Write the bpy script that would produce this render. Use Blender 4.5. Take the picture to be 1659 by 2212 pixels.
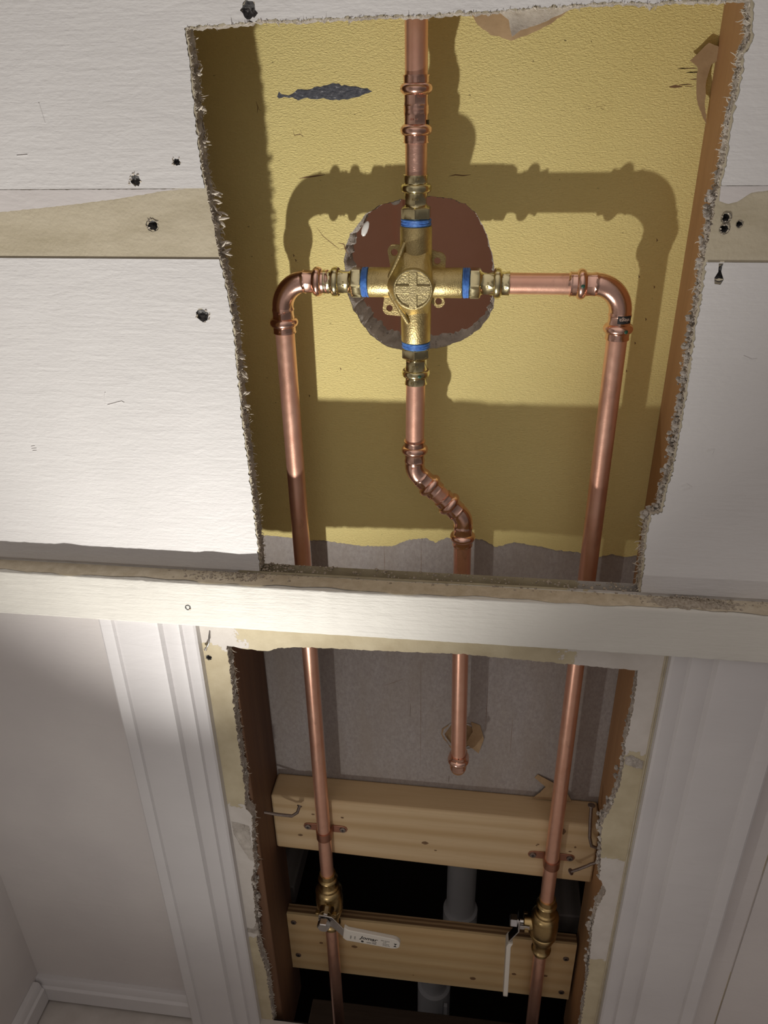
import bpy, math, random
from mathutils import Vector, Matrix
from mathutils.geometry import delaunay_2d_cdt
PI = math.pi
S = 0.001                      # millimetres -> metres
ZO = 1064.0                    # floor level is world z = 0
scn = bpy.context.scene
col = scn.collection
for o in list(bpy.data.objects): bpy.data.objects.remove(o)

# ---------------------------------------------------------------- camera
cam_d = bpy.data.cameras.new('camera'); cam = bpy.data.objects.new('camera', cam_d); col.objects.link(cam)
cam_d.sensor_fit = 'VERTICAL'; cam_d.sensor_height = 36.0; cam_d.lens = 1688.0/2212.0*36.0
cam_d.clip_start = 0.02; cam_d.clip_end = 30
RX = Vector((0.9916978, 0.0449191, -0.12048959))      # world X, Y, Z axes in camera frame (x right, y down, z forward)
RY = Vector((0.12739471, -0.47067607, 0.87306049))
RZ = Vector((-0.01749448, -0.88116191, -0.47249088))
right = Vector((RX[0], RY[0], RZ[0])); down = Vector((RX[1], RY[1], RZ[1])); fwd = Vector((RX[2], RY[2], RZ[2]))
M = Matrix((right, -down, -fwd)).transposed().to_4x4()
M.translation = Vector((0, -0.56, ZO*S))
cam.matrix_world = M
scn.camera = cam

# ---------------------------------------------------------------- world, lamp, exposure
scn.view_settings.view_transform = 'Standard'; scn.view_settings.look = 'None'
scn.view_settings.exposure = 0.0; scn.view_settings.gamma = 1.0; scn.view_settings.use_curve_mapping = False
world = bpy.data.worlds.new('room'); scn.world = world; world.use_nodes = True
wn = world.node_tree; wn.nodes.clear()
wo = wn.nodes.new('ShaderNodeOutputWorld'); wb = wn.nodes.new('ShaderNodeBackground')
wt = wn.nodes.new('ShaderNodeTexCoord'); wr = wn.nodes.new('ShaderNodeValToRGB'); wm = wn.nodes.new('ShaderNodeMapping')
wg = wn.nodes.new('ShaderNodeSeparateXYZ'); wma = wn.nodes.new('ShaderNodeMath'); wma.operation = 'MULTIPLY_ADD'; wma.inputs[1].default_value = .5; wma.inputs[2].default_value = .5
wn.links.new(wt.outputs['Generated'], wm.inputs['Vector']); wn.links.new(wm.outputs[0], wg.inputs[0]); wn.links.new(wg.outputs[2], wma.inputs[0]); wn.links.new(wma.outputs[0], wr.inputs[0])
e = wr.color_ramp.elements
e[0].position = 0.1; e[0].color = (.16, .138, .128, 1); e[1].position = .95; e[1].color = (.62, .56, .53, 1)
em = e.new(.5); em.color = (.215, .192, .185, 1)
wb.inputs['Strength'].default_value = 0.98
wx = wn.nodes.new('ShaderNodeMapRange'); wx.interpolation_type = 'SMOOTHSTEP'
wx.inputs['From Min'].default_value = .1; wx.inputs['From Max'].default_value = .65; wx.inputs['To Min'].default_value = 1.12; wx.inputs['To Max'].default_value = .42
wn.links.new(wg.outputs[0], wx.inputs['Value'])
wmx = wn.nodes.new('ShaderNodeVectorMath'); wmx.operation = 'SCALE'; wn.links.new(wr.outputs[0], wmx.inputs[0]); wn.links.new(wx.outputs[0], wmx.inputs['Scale'])
wn.links.new(wmx.outputs[0], wb.inputs[0]); wn.links.new(wb.outputs[0], wo.inputs[0])

LP = Vector((-0.228, -0.450, (-823+ZO)*S))            # hand-held work light below the frame: tight beam plus soft spill
BEAM = Vector((-.01, .45, .89))
for nm, en, half, bl, ax_ in (('work_light_beam', 30.5, 34.5, 1.0, BEAM), ('work_light_glow', 1.6, 88, .7, BEAM)):
    ld = bpy.data.lights.new(nm, 'SPOT'); lo = bpy.data.objects.new(nm, ld); col.objects.link(lo)
    lo.location = LP; ld.energy = en; ld.color = (1.0, .965, .92); ld.shadow_soft_size = 0.008
    ld.spot_size = math.radians(2*half); ld.spot_blend = bl
    lo.rotation_euler = ax_.to_track_quat('-Z', 'Y').to_euler()

# ================================================================ materials
def hexc(s):
    s = s.lstrip('#'); c = [int(s[i:i+2], 16)/255 for i in (0, 2, 4)]
    return tuple((x/12.92 if x <= .04045 else ((x+.055)/1.055)**2.4) for x in c) + (1,)

class Mat:
    def __init__(s, name):
        s.m = bpy.data.materials.new(name); s.m.use_nodes = True; s.t = s.m.node_tree
        s.b = s.t.nodes['Principled BSDF']; s.tc = None
    def n(s, t, **kw):
        nd = s.t.nodes.new(t)
        for k, v in kw.items():
            if hasattr(nd, k) and k not in nd.inputs: setattr(nd, k, v)
        for k, v in kw.items():
            if k in nd.inputs: nd.inputs[k].default_value = v
        return nd
    def l(s, a, b): s.t.links.new(a, b)
    def coord(s, scale=(1, 1, 1), rot=(0, 0, 0), loc=(0, 0, 0)):
        if s.tc is None: s.tc = s.n('ShaderNodeTexCoord')
        mp = s.n('ShaderNodeMapping'); mp.inputs['Scale'].default_value = scale; mp.inputs['Rotation'].default_value = rot; mp.inputs['Location'].default_value = loc
        s.l(s.tc.outputs['Object'], mp.inputs['Vector']); return mp.outputs[0]
    def noise(s, scale, detail=4, vec=None, rough=.5, dist=0.):
        nd = s.n('ShaderNodeTexNoise'); nd.inputs['Scale'].default_value = scale; nd.inputs['Detail'].default_value = detail
        nd.inputs['Roughness'].default_value = rough; nd.inputs['Distortion'].default_value = dist
        if vec is None: vec = s.coord()
        s.l(vec, nd.inputs['Vector']); return nd.outputs['Fac']
    def ramp(s, fac, *stops):
        r = s.n('ShaderNodeValToRGB'); el = r.color_ramp.elements
        while len(el) < len(stops): el.new(.5)
        for q, (p, c) in zip(el, stops):
            q.position = p; q.color = c if len(c) == 4 else tuple(c)+(1,)
        s.l(fac, r.inputs[0]); return r.outputs[0]
    def mix(s, fac, a, b, mode='MIX'):
        m = s.n('ShaderNodeMix', data_type='RGBA', blend_type=mode)
        for sock, v in ((m.inputs[0], fac), (m.inputs[6], a), (m.inputs[7], b)):
            if hasattr(v, 'links') or isinstance(v, bpy.types.NodeSocket): s.l(v, sock)
            else: sock.default_value = v
        return m.outputs[2]
    def math(s, op, a, b=0.):
        m = s.n('ShaderNodeMath', operation=op)
        for i, v in enumerate((a, b)):
            if isinstance(v, bpy.types.NodeSocket): s.l(v, m.inputs[i])
            else: m.inputs[i].default_value = v
        return m.outputs[0]
    def bump(s, *hs, dist=.001, strength=1.):
        prev = None
        for h in hs:
            f, d = h if isinstance(h, tuple) else (h, dist)
            bp = s.n('ShaderNodeBump'); bp.inputs['Strength'].default_value = strength; bp.inputs['Distance'].default_value = d
            s.l(f, bp.inputs['Height'])
            if prev: s.l(prev, bp.inputs['Normal'])
            prev = bp.outputs[0]
        s.l(prev, s.b.inputs['Normal'])
    def set(s, base=None, rough=.5, metal=0., spec=None, **k):
        if base is not None:
            if isinstance(base, bpy.types.NodeSocket): s.l(base, s.b.inputs['Base Color'])
            else: s.b.inputs['Base Color'].default_value = base
        if isinstance(rough, bpy.types.NodeSocket): s.l(rough, s.b.inputs['Roughness'])
        else: s.b.inputs['Roughness'].default_value = rough
        s.b.inputs['Metallic'].default_value = metal
        if spec is not None: s.b.inputs['Specular IOR Level'].default_value = spec
        return s

MT = {}
# white brushed wall paint over wood grain
def paint(name, c1, c2, grain=1.0, wob=.0004):
    m = Mat(name)
    big = m.noise(9, 3)
    base = m.ramp(big, (.3, c1), (.7, c2))
    st = m.noise(1, 6, m.coord((26, 60, 420)), .55)
    orange = m.noise(260, 5, m.coord((.7, 1, 1.5)), .6)
    wav = m.noise(55, 4, m.coord((.5, 1, 1.6)), .55, .6)
    m.set(base, .55, 0, .35)
    m.bump((wav, .0005), (orange, wob), (st, .00028*grain))
    MT[name] = m.m
paint('white_paint', (.67, .655, .635), (.72, .705, .685), .9, .0003)
paint('rail_paint', (.63, .61, .55), (.69, .67, .605), 1.4, .00025)
paint('trim_paint', (.60, .58, .575), (.66, .64, .63), .15, .0001)
paint('smooth_paint', (.60, .565, .55), (.66, .625, .60), .1, .00015)

m = Mat('bare_paper')
f = m.noise(35, 6, m.coord((.6, 1, 2)), .65); g = m.noise(7, 4)
base = m.ramp(f, (.3, (.44, .385, .27)), (.55, (.53, .47, .345)), (.8, (.58, .52, .39)))
dirt = m.noise(60, 8, None, .75, .4)
sx = m.n('ShaderNodeSeparateXYZ'); m.l(m.coord(), sx.inputs[0])
right_dirt = m.math('GREATER_THAN', sx.outputs[0], .13)
dm = m.ramp(dirt, (.50, (0, 0, 0)), (.66, (1, 1, 1)))
dm2 = m.math('MULTIPLY', dm, .55)
base = m.mix(m.math('MULTIPLY', dm2, right_dirt), base, (.13, .10, .07, 1))
patch = m.ramp(g, (.52, (0, 0, 0)), (.60, (1, 1, 1)))
MT['bare_paper'] = m.m; m.set(base, .85, 0, .2); m.bump((m.noise(420, 5), .0003), (f, .0004))

# lower drywall: tan paper with areas of old white paint (their places given in the wall's own frame)
m = Mat('smeared_paper')
f = m.noise(30, 6, None, .6); wob_ = m.noise(38, 7, None, .65, .3)
tan = m.ramp(f, (.3, (.46, .39, .255)), (.7, (.60, .53, .37)))
wht = m.ramp(f, (.3, (.56, .52, .47)), (.7, (.66, .62, .57)))
sp = m.n('ShaderNodeSeparateXYZ'); m.l(m.coord(), sp.inputs[0])
zz_ = m.math('ADD', sp.outputs[2], m.math('MULTIPLY', m.math('SUBTRACT', wob_, .5), .05))
xx_ = m.math('ADD', sp.outputs[0], m.math('MULTIPLY', m.math('SUBTRACT', wob_, .5), .08))
def band(a, b): return m.math('MULTIPLY', m.math('GREATER_THAN', zz_, a), m.math('LESS_THAN', zz_, b))
left_ = m.math('LESS_THAN', sp.outputs[0], -.28); rgt_ = m.math('GREATER_THAN', xx_, .012)
wl = m.math('MULTIPLY', left_, m.math('ADD', band(.235, .462), m.math('MULTIPLY', m.math('GREATER_THAN', zz_, .672), m.math('LESS_THAN', xx_, -.283))))
wr_ = m.math('MULTIPLY', rgt_, m.math('ADD', band(.27, .435), m.math('GREATER_THAN', zz_, .585)))
patch = m.math('MINIMUM', m.math('ADD', wl, wr_), 1.)
MT['smeared_paper'] = m.m; m.set(m.mix(patch, tan, wht), .8, 0, .2); m.bump((m.noise(350, 5), .0002), (patch, .0003), (m.noise(60, 5), .0005))

m = Mat('gypsum')
f = m.noise(160, 8, None, .7); g = m.noise(45, 6, None, .7, .5)
MT['gypsum'] = m.m; m.set(m.ramp(g, (.3, (.30, .26, .22)), (.5, (.50, .455, .40)), (.7, (.66, .61, .54))), .95, 0, .1)
m.bump((f, .0016), (g, .003))
m = Mat('torn_paper')
g = m.noise(90, 6, None, .7)
MT['torn_paper'] = m.m; m.set(m.ramp(g, (.3, (.50, .43, .34)), (.65, (.72, .66, .56))), .95, 0, .1); m.bump((g, .0008))
m = Mat('kraft_paper')
g = m.noise(70, 6, None, .6); MT['kraft_paper'] = m.m
m.set(m.ramp(g, (.3, (.36, .24, .13)), (.7, (.47, .33, .19))), .9, 0, .1); m.bump((g, .0006))
m = Mat('dark_gouge')
g = m.noise(260, 6, None, .7); MT['dark_gouge'] = m.m
m.set(m.ramp(g, (.35, (.05, .048, .05)), (.55, (.16, .155, .15)), (.75, (.45, .43, .40))), .95, 0, .1); m.bump((g, .0025))

# yellow faced back board
m = Mat('yellow_board')
w = m.noise(1, 5, m.coord((420, 420, 1050)), .6, .6); fine = m.noise(800, 4); big = m.noise(6, 4)
base = m.ramp(big, (.3, (.82, .685, .275)), (.7, (.88, .75, .325)))
sp = m.ramp(m.noise(150, 3, m.coord((1, 1, 1.7))), (.735, (0, 0, 0)), (.76, (1, 1, 1)))
base = m.mix(m.math('MULTIPLY', sp, .75), base, (.10, .075, .035, 1))
MT['yellow_board'] = m.m; m.set(base, .8, 0, .25); m.bump((w, .0009), (fine, .0002))
m = Mat('grey_board')
f = m.noise(380, 6, m.coord((1, 1, .6)), .7); g = m.noise(14, 5, m.coord((2.2, 1, .6)), .6)
base = m.ramp(f, (.3, (.31, .28, .265)), (.7, (.46, .425, .405)))
base = m.mix(m.ramp(g, (.35, (0, 0, 0)), (.7, (.55, .55, .55))), base, (.34, .29, .24, 1))
stk = m.noise(1, 3, m.coord((160, 1, 14)), .5)
base = m.mix(m.ramp(stk, (.70, (0, 0, 0)), (.76, (.6, .6, .6))), base, (.15, .12, .09, 1))
MT['grey_board'] = m.m; m.set(base, .85, 0, .25); m.bump((f, .0003), (g, .0008))
m = Mat('torn_grey')
f = m.noise(1, 6, m.coord((260, 1, 700)), .7); MT['torn_grey'] = m.m
m.set(m.ramp(f, (.40, (.065, .07, .085)), (.60, (.15, .155, .175)), (.68, (.60, .60, .62))), .85, 0, .2); m.bump((f, .0006))
m = Mat('brown_panel')
g = m.noise(16, 5, None, .6); v = m.n('ShaderNodeSeparateXYZ'); m.l(m.coord(), v.inputs[0])
MT['brown_panel'] = m.m; m.set(m.ramp(g, (.3, (.80, .44, .29)), (.7, (.86, .50, .35))), .7, 0, .3)

# timber
def wood(name, c1, c2, c3, axis='X', rough=.65, knots=True, scale=1.):
    m = Mat(name)
    st = {'X': (2.2, 34, 34), 'Z': (34, 34, 2.2), 'Y': (34, 2.2, 34)}[axis]
    st = tuple(q*scale for q in st)
    big = m.noise(1, 3, m.coord(st), .5, .8)
    rings = m.n('ShaderNodeTexWave', wave_type='BANDS', bands_direction='Z' if axis == 'X' else 'X')
    m.l(m.coord(tuple(q*.045/.1 for q in st)), rings.inputs['Vector'])
    rings.inputs['Scale'].default_value = .9; rings.inputs['Distortion'].default_value = 9; rings.inputs['Detail'].default_value = 4; rings.inputs['Detail Scale'].default_value = .35
    fine = m.noise(1, 6, m.coord(tuple(q*7 for q in st)), .6)
    base = m.ramp(rings.outputs['Fac'], (.1, c1), (.6, c2), (.95, c3))
    base = m.mix(.45, base, m.ramp(big, (.3, c1), (.7, c3)))
    base = m.mix(m.ramp(fine, (.45, (0, 0, 0)), (.75, (.35, .35, .35))), base, c3+(1,))
    m.set(base, rough, 0, .3); m.bump((fine, .0004), (rings.outputs['Fac'], .0003)); MT[name] = m.m
wood('pine', (.66, .50, .30), (.60, .44, .25), (.50, .34, .17))
wood('plywood_face', (.66, .49, .26), (.62, .44, .22), (.54, .36, .17))
wood('stud_wood', (.43, .245, .115), (.37, .20, .09), (.27, .135, .06), 'Z')
wood('dark_stud', (.20, .105, .055), (.155, .08, .045), (.10, .05, .03), 'Z')  # left stud: same brown as the right one, much darker
wood('dark_lumber', (.14, .095, .065), (.11, .075, .05), (.07, .045, .03))
wood('grey_lumber', (.17, .15, .14), (.14, .12, .11), (.09, .08, .07), 'Y')
m = Mat('plywood_edge')
sx = m.n('ShaderNodeTexWave', wave_type='BANDS', bands_direction='Y'); m.l(m.coord((1, 1, 1)), sx.inputs['Vector'])
sx.inputs['Scale'].default_value = 55; sx.inputs['Distortion'].default_value = .6
MT['plywood_edge'] = m.m; m.set(m.ramp(sx.outputs['Fac'], (.3, (.15, .085, .04)), (.7, (.30, .19, .095))), .8, 0, .2)
m = Mat('knot'); g = m.noise(300, 4); MT['knot'] = m.m; m.set(m.ramp(g, (.3, (.13, .07, .03)), (.7, (.24, .14, .07))), .7)
m = Mat('wood_stain'); MT['wood_stain'] = m.m; m.set((.20, .11, .05, 1), .8)

# metals
def metal(name, c1, c2, r1, r2, bumpd=.00006, streak=(1, 1, 1), nsc=60, tarn=None):
    m = Mat(name)
    g = m.noise(nsc, 5, m.coord(streak), .6)
    base = m.ramp(g, (.3, c1), (.7, c2))
    if tarn:
        t = m.noise(70, 6, m.coord((1, 1, .35)), .65, .5)
        base = m.mix(m.ramp(t, (.58, (0, 0, 0)), (.72, (.7, .7, .7))), base, tarn+(1,))
    rg = m.math('ADD', m.math('MULTIPLY', m.noise(nsc*2, 4), r2-r1), r1)
    m.set(base, rg, .8 if name == 'copper_pipe' else 1.0); m.bump((m.noise(900, 3, m.coord(streak)), bumpd)); MT[name] = m.m
metal('copper_pipe', (.82, .45, .32), (.89, .53, .39), .28, .42, .00005, tarn=(.60, .34, .25))
metal('copper_fitting', (.78, .48, .37), (.88, .57, .45), .14, .28, .00004)
metal('copper_sanded', (.78, .46, .35), (.86, .55, .43), .30, .42, .00012, (.2, .2, 4))
metal('brass_adapter', (.62, .54, .30), (.72, .65, .40), .12, .26, .00004)
metal('brass_cast', (.54, .42, .19), (.64, .52, .25), .36, .52, .0003, nsc=120, tarn=(.38, .29, .13))
metal('brass_cap', (.48, .40, .20), (.56, .47, .26), .40, .55, .0004, nsc=200)
metal('brass_dark', (.42, .30, .13), (.50, .37, .18), .22, .38, .0001)
metal('steel', (.50, .48, .46), (.60, .58, .56), .18, .32)
metal('rusty_steel', (.22, .18, .16), (.32, .26, .22), .45, .7, .0002, nsc=300)
metal('old_copper', (.38, .18, .12), (.50, .26, .18), .35, .55, .0001)
def plain(name, c, r=.5, **k):
    m = Mat(name); m.set(c+(1,), r); MT[name] = m.m
plain('white_vinyl', (.72, .68, .60), .45)
plain('black_ink', (.012, .012, .012), .6)
plain('pale_ink', (.62, .45, .36), .5)
plain('green_dot', (.02, .09, .055), .45)
plain('pvc', (.88, .88, .90), .35)
plain('white_glob', (.75, .74, .70), .3)
plain('painted_void_dark', (.03, .024, .02), .95)  # near-black painted on the added void box so it reads as unlit
plain('fluff', (.45, .42, .38), .95)
m = Mat('blue_sealant'); g = m.noise(1, 4, m.coord((300, 300, 300))); MT['blue_sealant'] = m.m
m.set(m.ramp(g, (.3, (.045, .14, .46)), (.7, (.10, .27, .70))), .5); m.bump((g, .0006))
m = Mat('plaster_dust'); g = m.noise(500, 5); MT['plaster_dust'] = m.m
m.set(m.ramp(g, (.3, (.30, .25, .19)), (.7, (.50, .44, .36))), .95, 0, .1); m.bump((g, .001))
m = Mat('tan_dust'); g = m.noise(120, 6, None, .7); MT['tan_dust'] = m.m
m.set(m.ramp(g, (.3, (.46, .39, .28)), (.7, (.62, .55, .43))), .95, 0, .1); m.bump((g, .0006))
m = Mat('floor_paint'); g = m.noise(40, 5); MT['floor_paint'] = m.m
m.set(m.ramp(g, (.3, (.46, .42, .38)), (.7, (.55, .51, .47))), .6); m.bump((g, .0004))

# ================================================================ mesh helpers (millimetres)
class MB:
    def __init__(s): s.v = []; s.f = []
    def add(s, vs, fs):
        k = len(s.v); s.v += [Vector(q) for q in vs]; s.f += [tuple(i+k for i in q) for q in fs]; return s
    def box(s, x0, x1, y0, y1, z0, z1):
        return s.add([(x0, y0, z0), (x1, y0, z0), (x1, y1, z0), (x0, y1, z0), (x0, y0, z1), (x1, y0, z1), (x1, y1, z1), (x0, y1, z1)],
                     [(0, 3, 2, 1), (4, 5, 6, 7), (0, 1, 5, 4), (1, 2, 6, 5), (2, 3, 7, 6), (3, 0, 4, 7)])
    def tube(s, pts, rad, seg=32, caps=True, poly=None, amp=None, axis=None):
        """sweep a circle along pts; poly[i]=n makes ring i an n-gon outline, amp = its strength"""
        pts = [Vector(p) for p in pts]; n = len(pts)
        if not hasattr(rad, '__len__'): rad = [rad]*n
        T = []
        for i in range(n):
            a = pts[max(i-1, 0)]; b = pts[min(i+1, n-1)]
            t = b-a
            if t.length < 1e-9: t = T[-1] if T else Vector((0, 0, 1))
            T.append(Vector(axis) if axis else t.normalized())
        u = T[0].orthogonal().normalized()
        # deterministic start axis
        for cand in (Vector((0, -1, 0)), Vector((1, 0, 0))):
            c = cand - T[0]*cand.dot(T[0])
            if c.length > .3: u = c.normalized(); break
        vs = []
        for i in range(n):
            u = (u - T[i]*u.dot(T[i])).normalized(); w = T[i].cross(u)
            for k in range(seg):
                th = 2*PI*k/seg; r = rad[i]
                if poly and poly[i]:
                    m_ = poly[i]; al = (th % (2*PI/m_)) - PI/m_
                    flat = rad[i]*math.cos(PI/m_)/math.cos(al)
                    q = 1. if amp is None else amp[i]
                    r = flat*q + rad[i]*(1-q)
                vs.append(pts[i] + (u*math.cos(th)+w*math.sin(th))*r)
        fs = []
        for i in range(n-1):
            for k in range(seg):
                a = i*seg+k; b = i*seg+(k+1) % seg
                fs.append((a, b, b+seg, a+seg))
        if caps:
            fs.append(tuple(reversed(range(seg)))); fs.append(tuple(range((n-1)*seg, n*seg)))
        return s.add(vs, fs)
    def extr(s, poly, ax, d0, d1):
        """extrude 2-D polygon; ax 'Y': (x,z) outline, 'X': (y,z), 'Z': (x,y)"""
        def P(a, b, d): return {'Y': (a, d, b), 'X': (d, a, b), 'Z': (a, b, d)}[ax]
        n = len(poly); vs = [P(a, b, d0) for a, b in poly]+[P(a, b, d1) for a, b in poly]
        fs = [tuple(range(n)), tuple(reversed(range(n, 2*n)))]+[(i, i+n, (i+1) % n+n, (i+1) % n) for i in range(n)]
        return s.add(vs, fs)
    def xf(s, mtx): s.v = [mtx @ q for q in s.v]; return s

def link(o): col.objects.link(o); return o
def build(name, mb, mat, parent=None, angle=35, loc=None, bevel=0, kind=None, label=None):
    """mesh in the parent's frame; without a parent its origin goes to the middle of its base"""
    vs = mb.v
    if parent is None:
        xs = [v.x for v in vs]; ys = [v.y for v in vs]; zs = [v.z for v in vs]
        c = Vector(((min(xs)+max(xs))/2, (min(ys)+max(ys))/2, min(zs)))
    else: c = Vector((0, 0, 0))
    me = bpy.data.meshes.new(name)
    me.from_pydata([tuple((v-c)*S) for v in vs], [], mb.f); me.validate(); me.update()
    import bmesh
    bm = bmesh.new(); bm.from_mesh(me); bmesh.ops.recalc_face_normals(bm, faces=bm.faces); bm.to_mesh(me); bm.free()
    for p in me.polygons: p.use_smooth = True
    me.set_sharp_from_angle(angle=math.radians(angle))
    me.materials.append(MT[mat])
    o = bpy.data.objects.new(name, me); link(o)
    if parent is None: o.location = Vector((c.x, c.y, c.z+ZO))*S
    else: o.parent = parent
    if bevel:
        b = o.modifiers.new('bevel', 'BEVEL'); b.width = bevel*S; b.segments = 2; b.limit_method = 'ANGLE'; b.angle_limit = math.radians(40)
    if kind: o['kind'] = kind
    if label: o['label'] = label
    return o
def thing(name, label, cat, loc, rot=None, group=None):
    o = bpy.data.objects.new(name, None); link(o); o.empty_display_size = .02
    o.matrix_world = Matrix.Translation(Vector((loc[0], loc[1], loc[2]+ZO))*S) @ (rot.to_4x4() if rot else Matrix.Identity(4))
    o['label'] = label; o['category'] = cat
    if group: o['group'] = group
    return o
def tag(o, label, cat, group=None, kind=None):
    o['label'] = label; o['category'] = cat
    if group: o['group'] = group
    if kind: o['kind'] = kind
    return o
def rotto(direction, up=(0, -1, 0)):
    """rotation taking local +Z to direction, local -Y towards 'up' """
    z = Vector(direction).normalized(); y = -Vector(up); y = (y-z*y.dot(z)).normalized(); x = y.cross(z)
    return Matrix((x, y, z)).transposed()

# ---- ragged sheets
def inpoly(p, poly):
    x, y = p; c = False; j = len(poly)-1
    for i in range(len(poly)):
        xi, yi = poly[i]; xj, yj = poly[j]
        if (yi > y) != (yj > y) and x < (xj-xi)*(y-yi)/(yj-yi)+xi: c = not c
        j = i
    return c
def rag(pts, amp=1., step=2., seed=0, closed=False, coarse=0.):
    """resample a polyline and jitter it perpendicular"""
    R = random.Random(seed); out = []
    n = len(pts); rng = n if closed else n-1
    phs = [(R.uniform(0, 6.28), R.uniform(.5, 1.4)) for _ in range(5)]; L = 0
    for i in range(rng):
        a = Vector(pts[i]); b = Vector(pts[(i+1) % n]); d = b-a; ln = d.length
        if ln < 1e-6: continue
        nrm = Vector((-d.y, d.x))/ln; k = max(1, int(ln/step))
        for j in range(k):
            t = j/k; p = a+d*t; q = L+ln*t
            w = sum(math.sin(q*f*(.25+.33*h)+ph) for h, (ph, f) in enumerate(phs))/3
            o = amp*(R.uniform(-.6, .6)+.7*w) + coarse*math.sin(q*.09+seed)
            if not closed and i == 0 and j == 0: o = 0
            p = p+nrm*o; out.append((p.x, p.y))
        L += ln
    if not closed: out.append(tuple(pts[-1]))
    return out
def sheet(loops_outer, holes, y0, y1, rows=None, seed=1, jag=0.):
    """plate between y0 (front) and y1 (back) in the xz plane, cut faces of every loop built in rows"""
    mb = MB(); R = random.Random(seed)
    allp = []; edges = []
    for lp in [loops_outer]+holes:
        k = len(allp); n = len(lp); allp += [Vector(p) for p in lp]; edges += [(k+i, k+(i+1) % n) for i in range(n)]
    v2, e2, f2, ov, oe, of_ = delaunay_2d_cdt([p.copy() for p in allp], edges, [], 0, 1e-4)
    tris = []
    for t in f2:
        c = sum((v2[i] for i in t), Vector((0, 0)))/len(t)
        if inpoly(c, loops_outer) and not any(inpoly(c, h) for h in holes): tris.append(t)
    mb.add([(p.x, y0, p.y) for p in v2], tris)
    mb.add([(p.x, y1, p.y) for p in v2], [tuple(reversed(t)) for t in tris])
    return mb
def cutface(lp, closed, y0, y1, nrow, jag, seed, inward=1.0):
    """crumbly strip along a loop; inward>0 pushes the gypsum back from the paper edge"""
    R = random.Random(seed); n = len(lp); vs = []; fs = []
    for r in range(nrow+1):
        t = r/nrow
        for i, (x, z) in enumerate(lp):
            a = Vector(lp[(i-1) % n]) if (closed or i > 0) else Vector(lp[i]); b = Vector(lp[(i+1) % n]) if (closed or i < n-1) else Vector(lp[i])
            d = (b-a); nr = Vector((-d.y, d.x)).normalized() if d.length > 1e-6 else Vector((0, 0))
            o = 0 if r == 0 else (R.uniform(-1, 1)*jag + inward*math.sin(min(t*1.2, 1)*PI)*.6)
            if r == nrow: o *= .4
            vs.append((x+nr.x*o, y0+(y1-y0)*t, z+nr.y*o))
    m_ = n if closed else n-1
    for r in range(nrow):
        for i in range(m_):
            a = r*n+i; b = r*n+(i+1) % n; fs.append((a, b, b+n, a+n))
    return MB().add(vs, fs)
def fuzz(line, y, count, lmin, lmax, seed, outdir, w=.35, yj=1.2, mb=None):
    """torn paper fibres standing off an edge"""
    R = random.Random(seed); mb = mb or MB(); n = len(line)
    for _ in range(count):
        i = R.randrange(n-1); t = R.random(); a = Vector(line[i]); b = Vector(line[i+1]); p = a.lerp(b, t)
        L = R.uniform(lmin, lmax)*(1 if R.random() < .85 else 1.8)
        d = Vector((outdir[0]+R.uniform(-.7, .7), R.uniform(-.9, .6), outdir[1]+R.uniform(-1, 1))).normalized()
        c = Vector((R.uniform(-1, 1), R.uniform(-1, 1), R.uniform(-1, 1)))*.5
        p0 = Vector((p.x, y+R.uniform(0, yj), p.y)) - d*.5
        pts = [p0, p0+d*L*.4, p0+(d+c*.5).normalized()*L*.75, p0+(d+c).normalized()*L]
        ww = w*R.uniform(.6, 1.8); mb.tube(pts, [ww, ww*.9, ww*.6, ww*.15], 4)
    return mb
def flake(x, y, z, r, seed, nx=0.2, thick=.4, tilt=None):
    """irregular curled flake of paper"""
    R = random.Random(seed); n = 9; vs = []
    ax = Vector((R.uniform(-1, 1), R.uniform(-.3, .3), R.uniform(-1, 1))).normalized(); q = Matrix.Rotation(R.uniform(.4, 1.2) if tilt is None else tilt, 3, ax)
    for s_ in (0, 1):
        for i in range(n):
            th = 2*PI*i/n; rr = r*R.uniform(.55, 1.1)
            p = Vector((math.cos(th)*rr, -s_*thick+abs(math.cos(th))*r*.3, math.sin(th)*rr*.7)); vs.append(Vector((x, y, z))+q @ p)
    fs = [tuple(range(n)), tuple(reversed(range(n, 2*n)))]+[(i, (i+1) % n, (i+1) % n+n, i+n) for i in range(n)]
    return vs, fs
def blob(mb, c, r, seed, sq=(1, 1, 1), n=7, jit=.35):
    R = random.Random(seed); rings = 5; vs = [Vector(c)+Vector((0, 0, r*sq[2]))]; fs = []
    for i in range(1, rings):
        ph = PI*i/rings
        for k in range(n):
            th = 2*PI*k/n; q = r*(1+R.uniform(-jit, jit))
            vs.append(Vector(c)+Vector((q*math.sin(ph)*math.cos(th)*sq[0], q*math.sin(ph)*math.sin(th)*sq[1], q*math.cos(ph)*sq[2])))
    vs.append(Vector(c)-Vector((0, 0, r*sq[2]))); last = len(vs)-1
    for k in range(n): fs.append((0, 1+k, 1+(k+1) % n))
    for i in range(rings-2):
        for k in range(n): a = 1+i*n+k; b = 1+i*n+(k+1) % n; fs.append((a, a+n, b+n, b))
    for k in range(n): fs.append((last, last-n+(k+1) % n, last-n+k))
    mb.add(vs, fs); return mb
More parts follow.
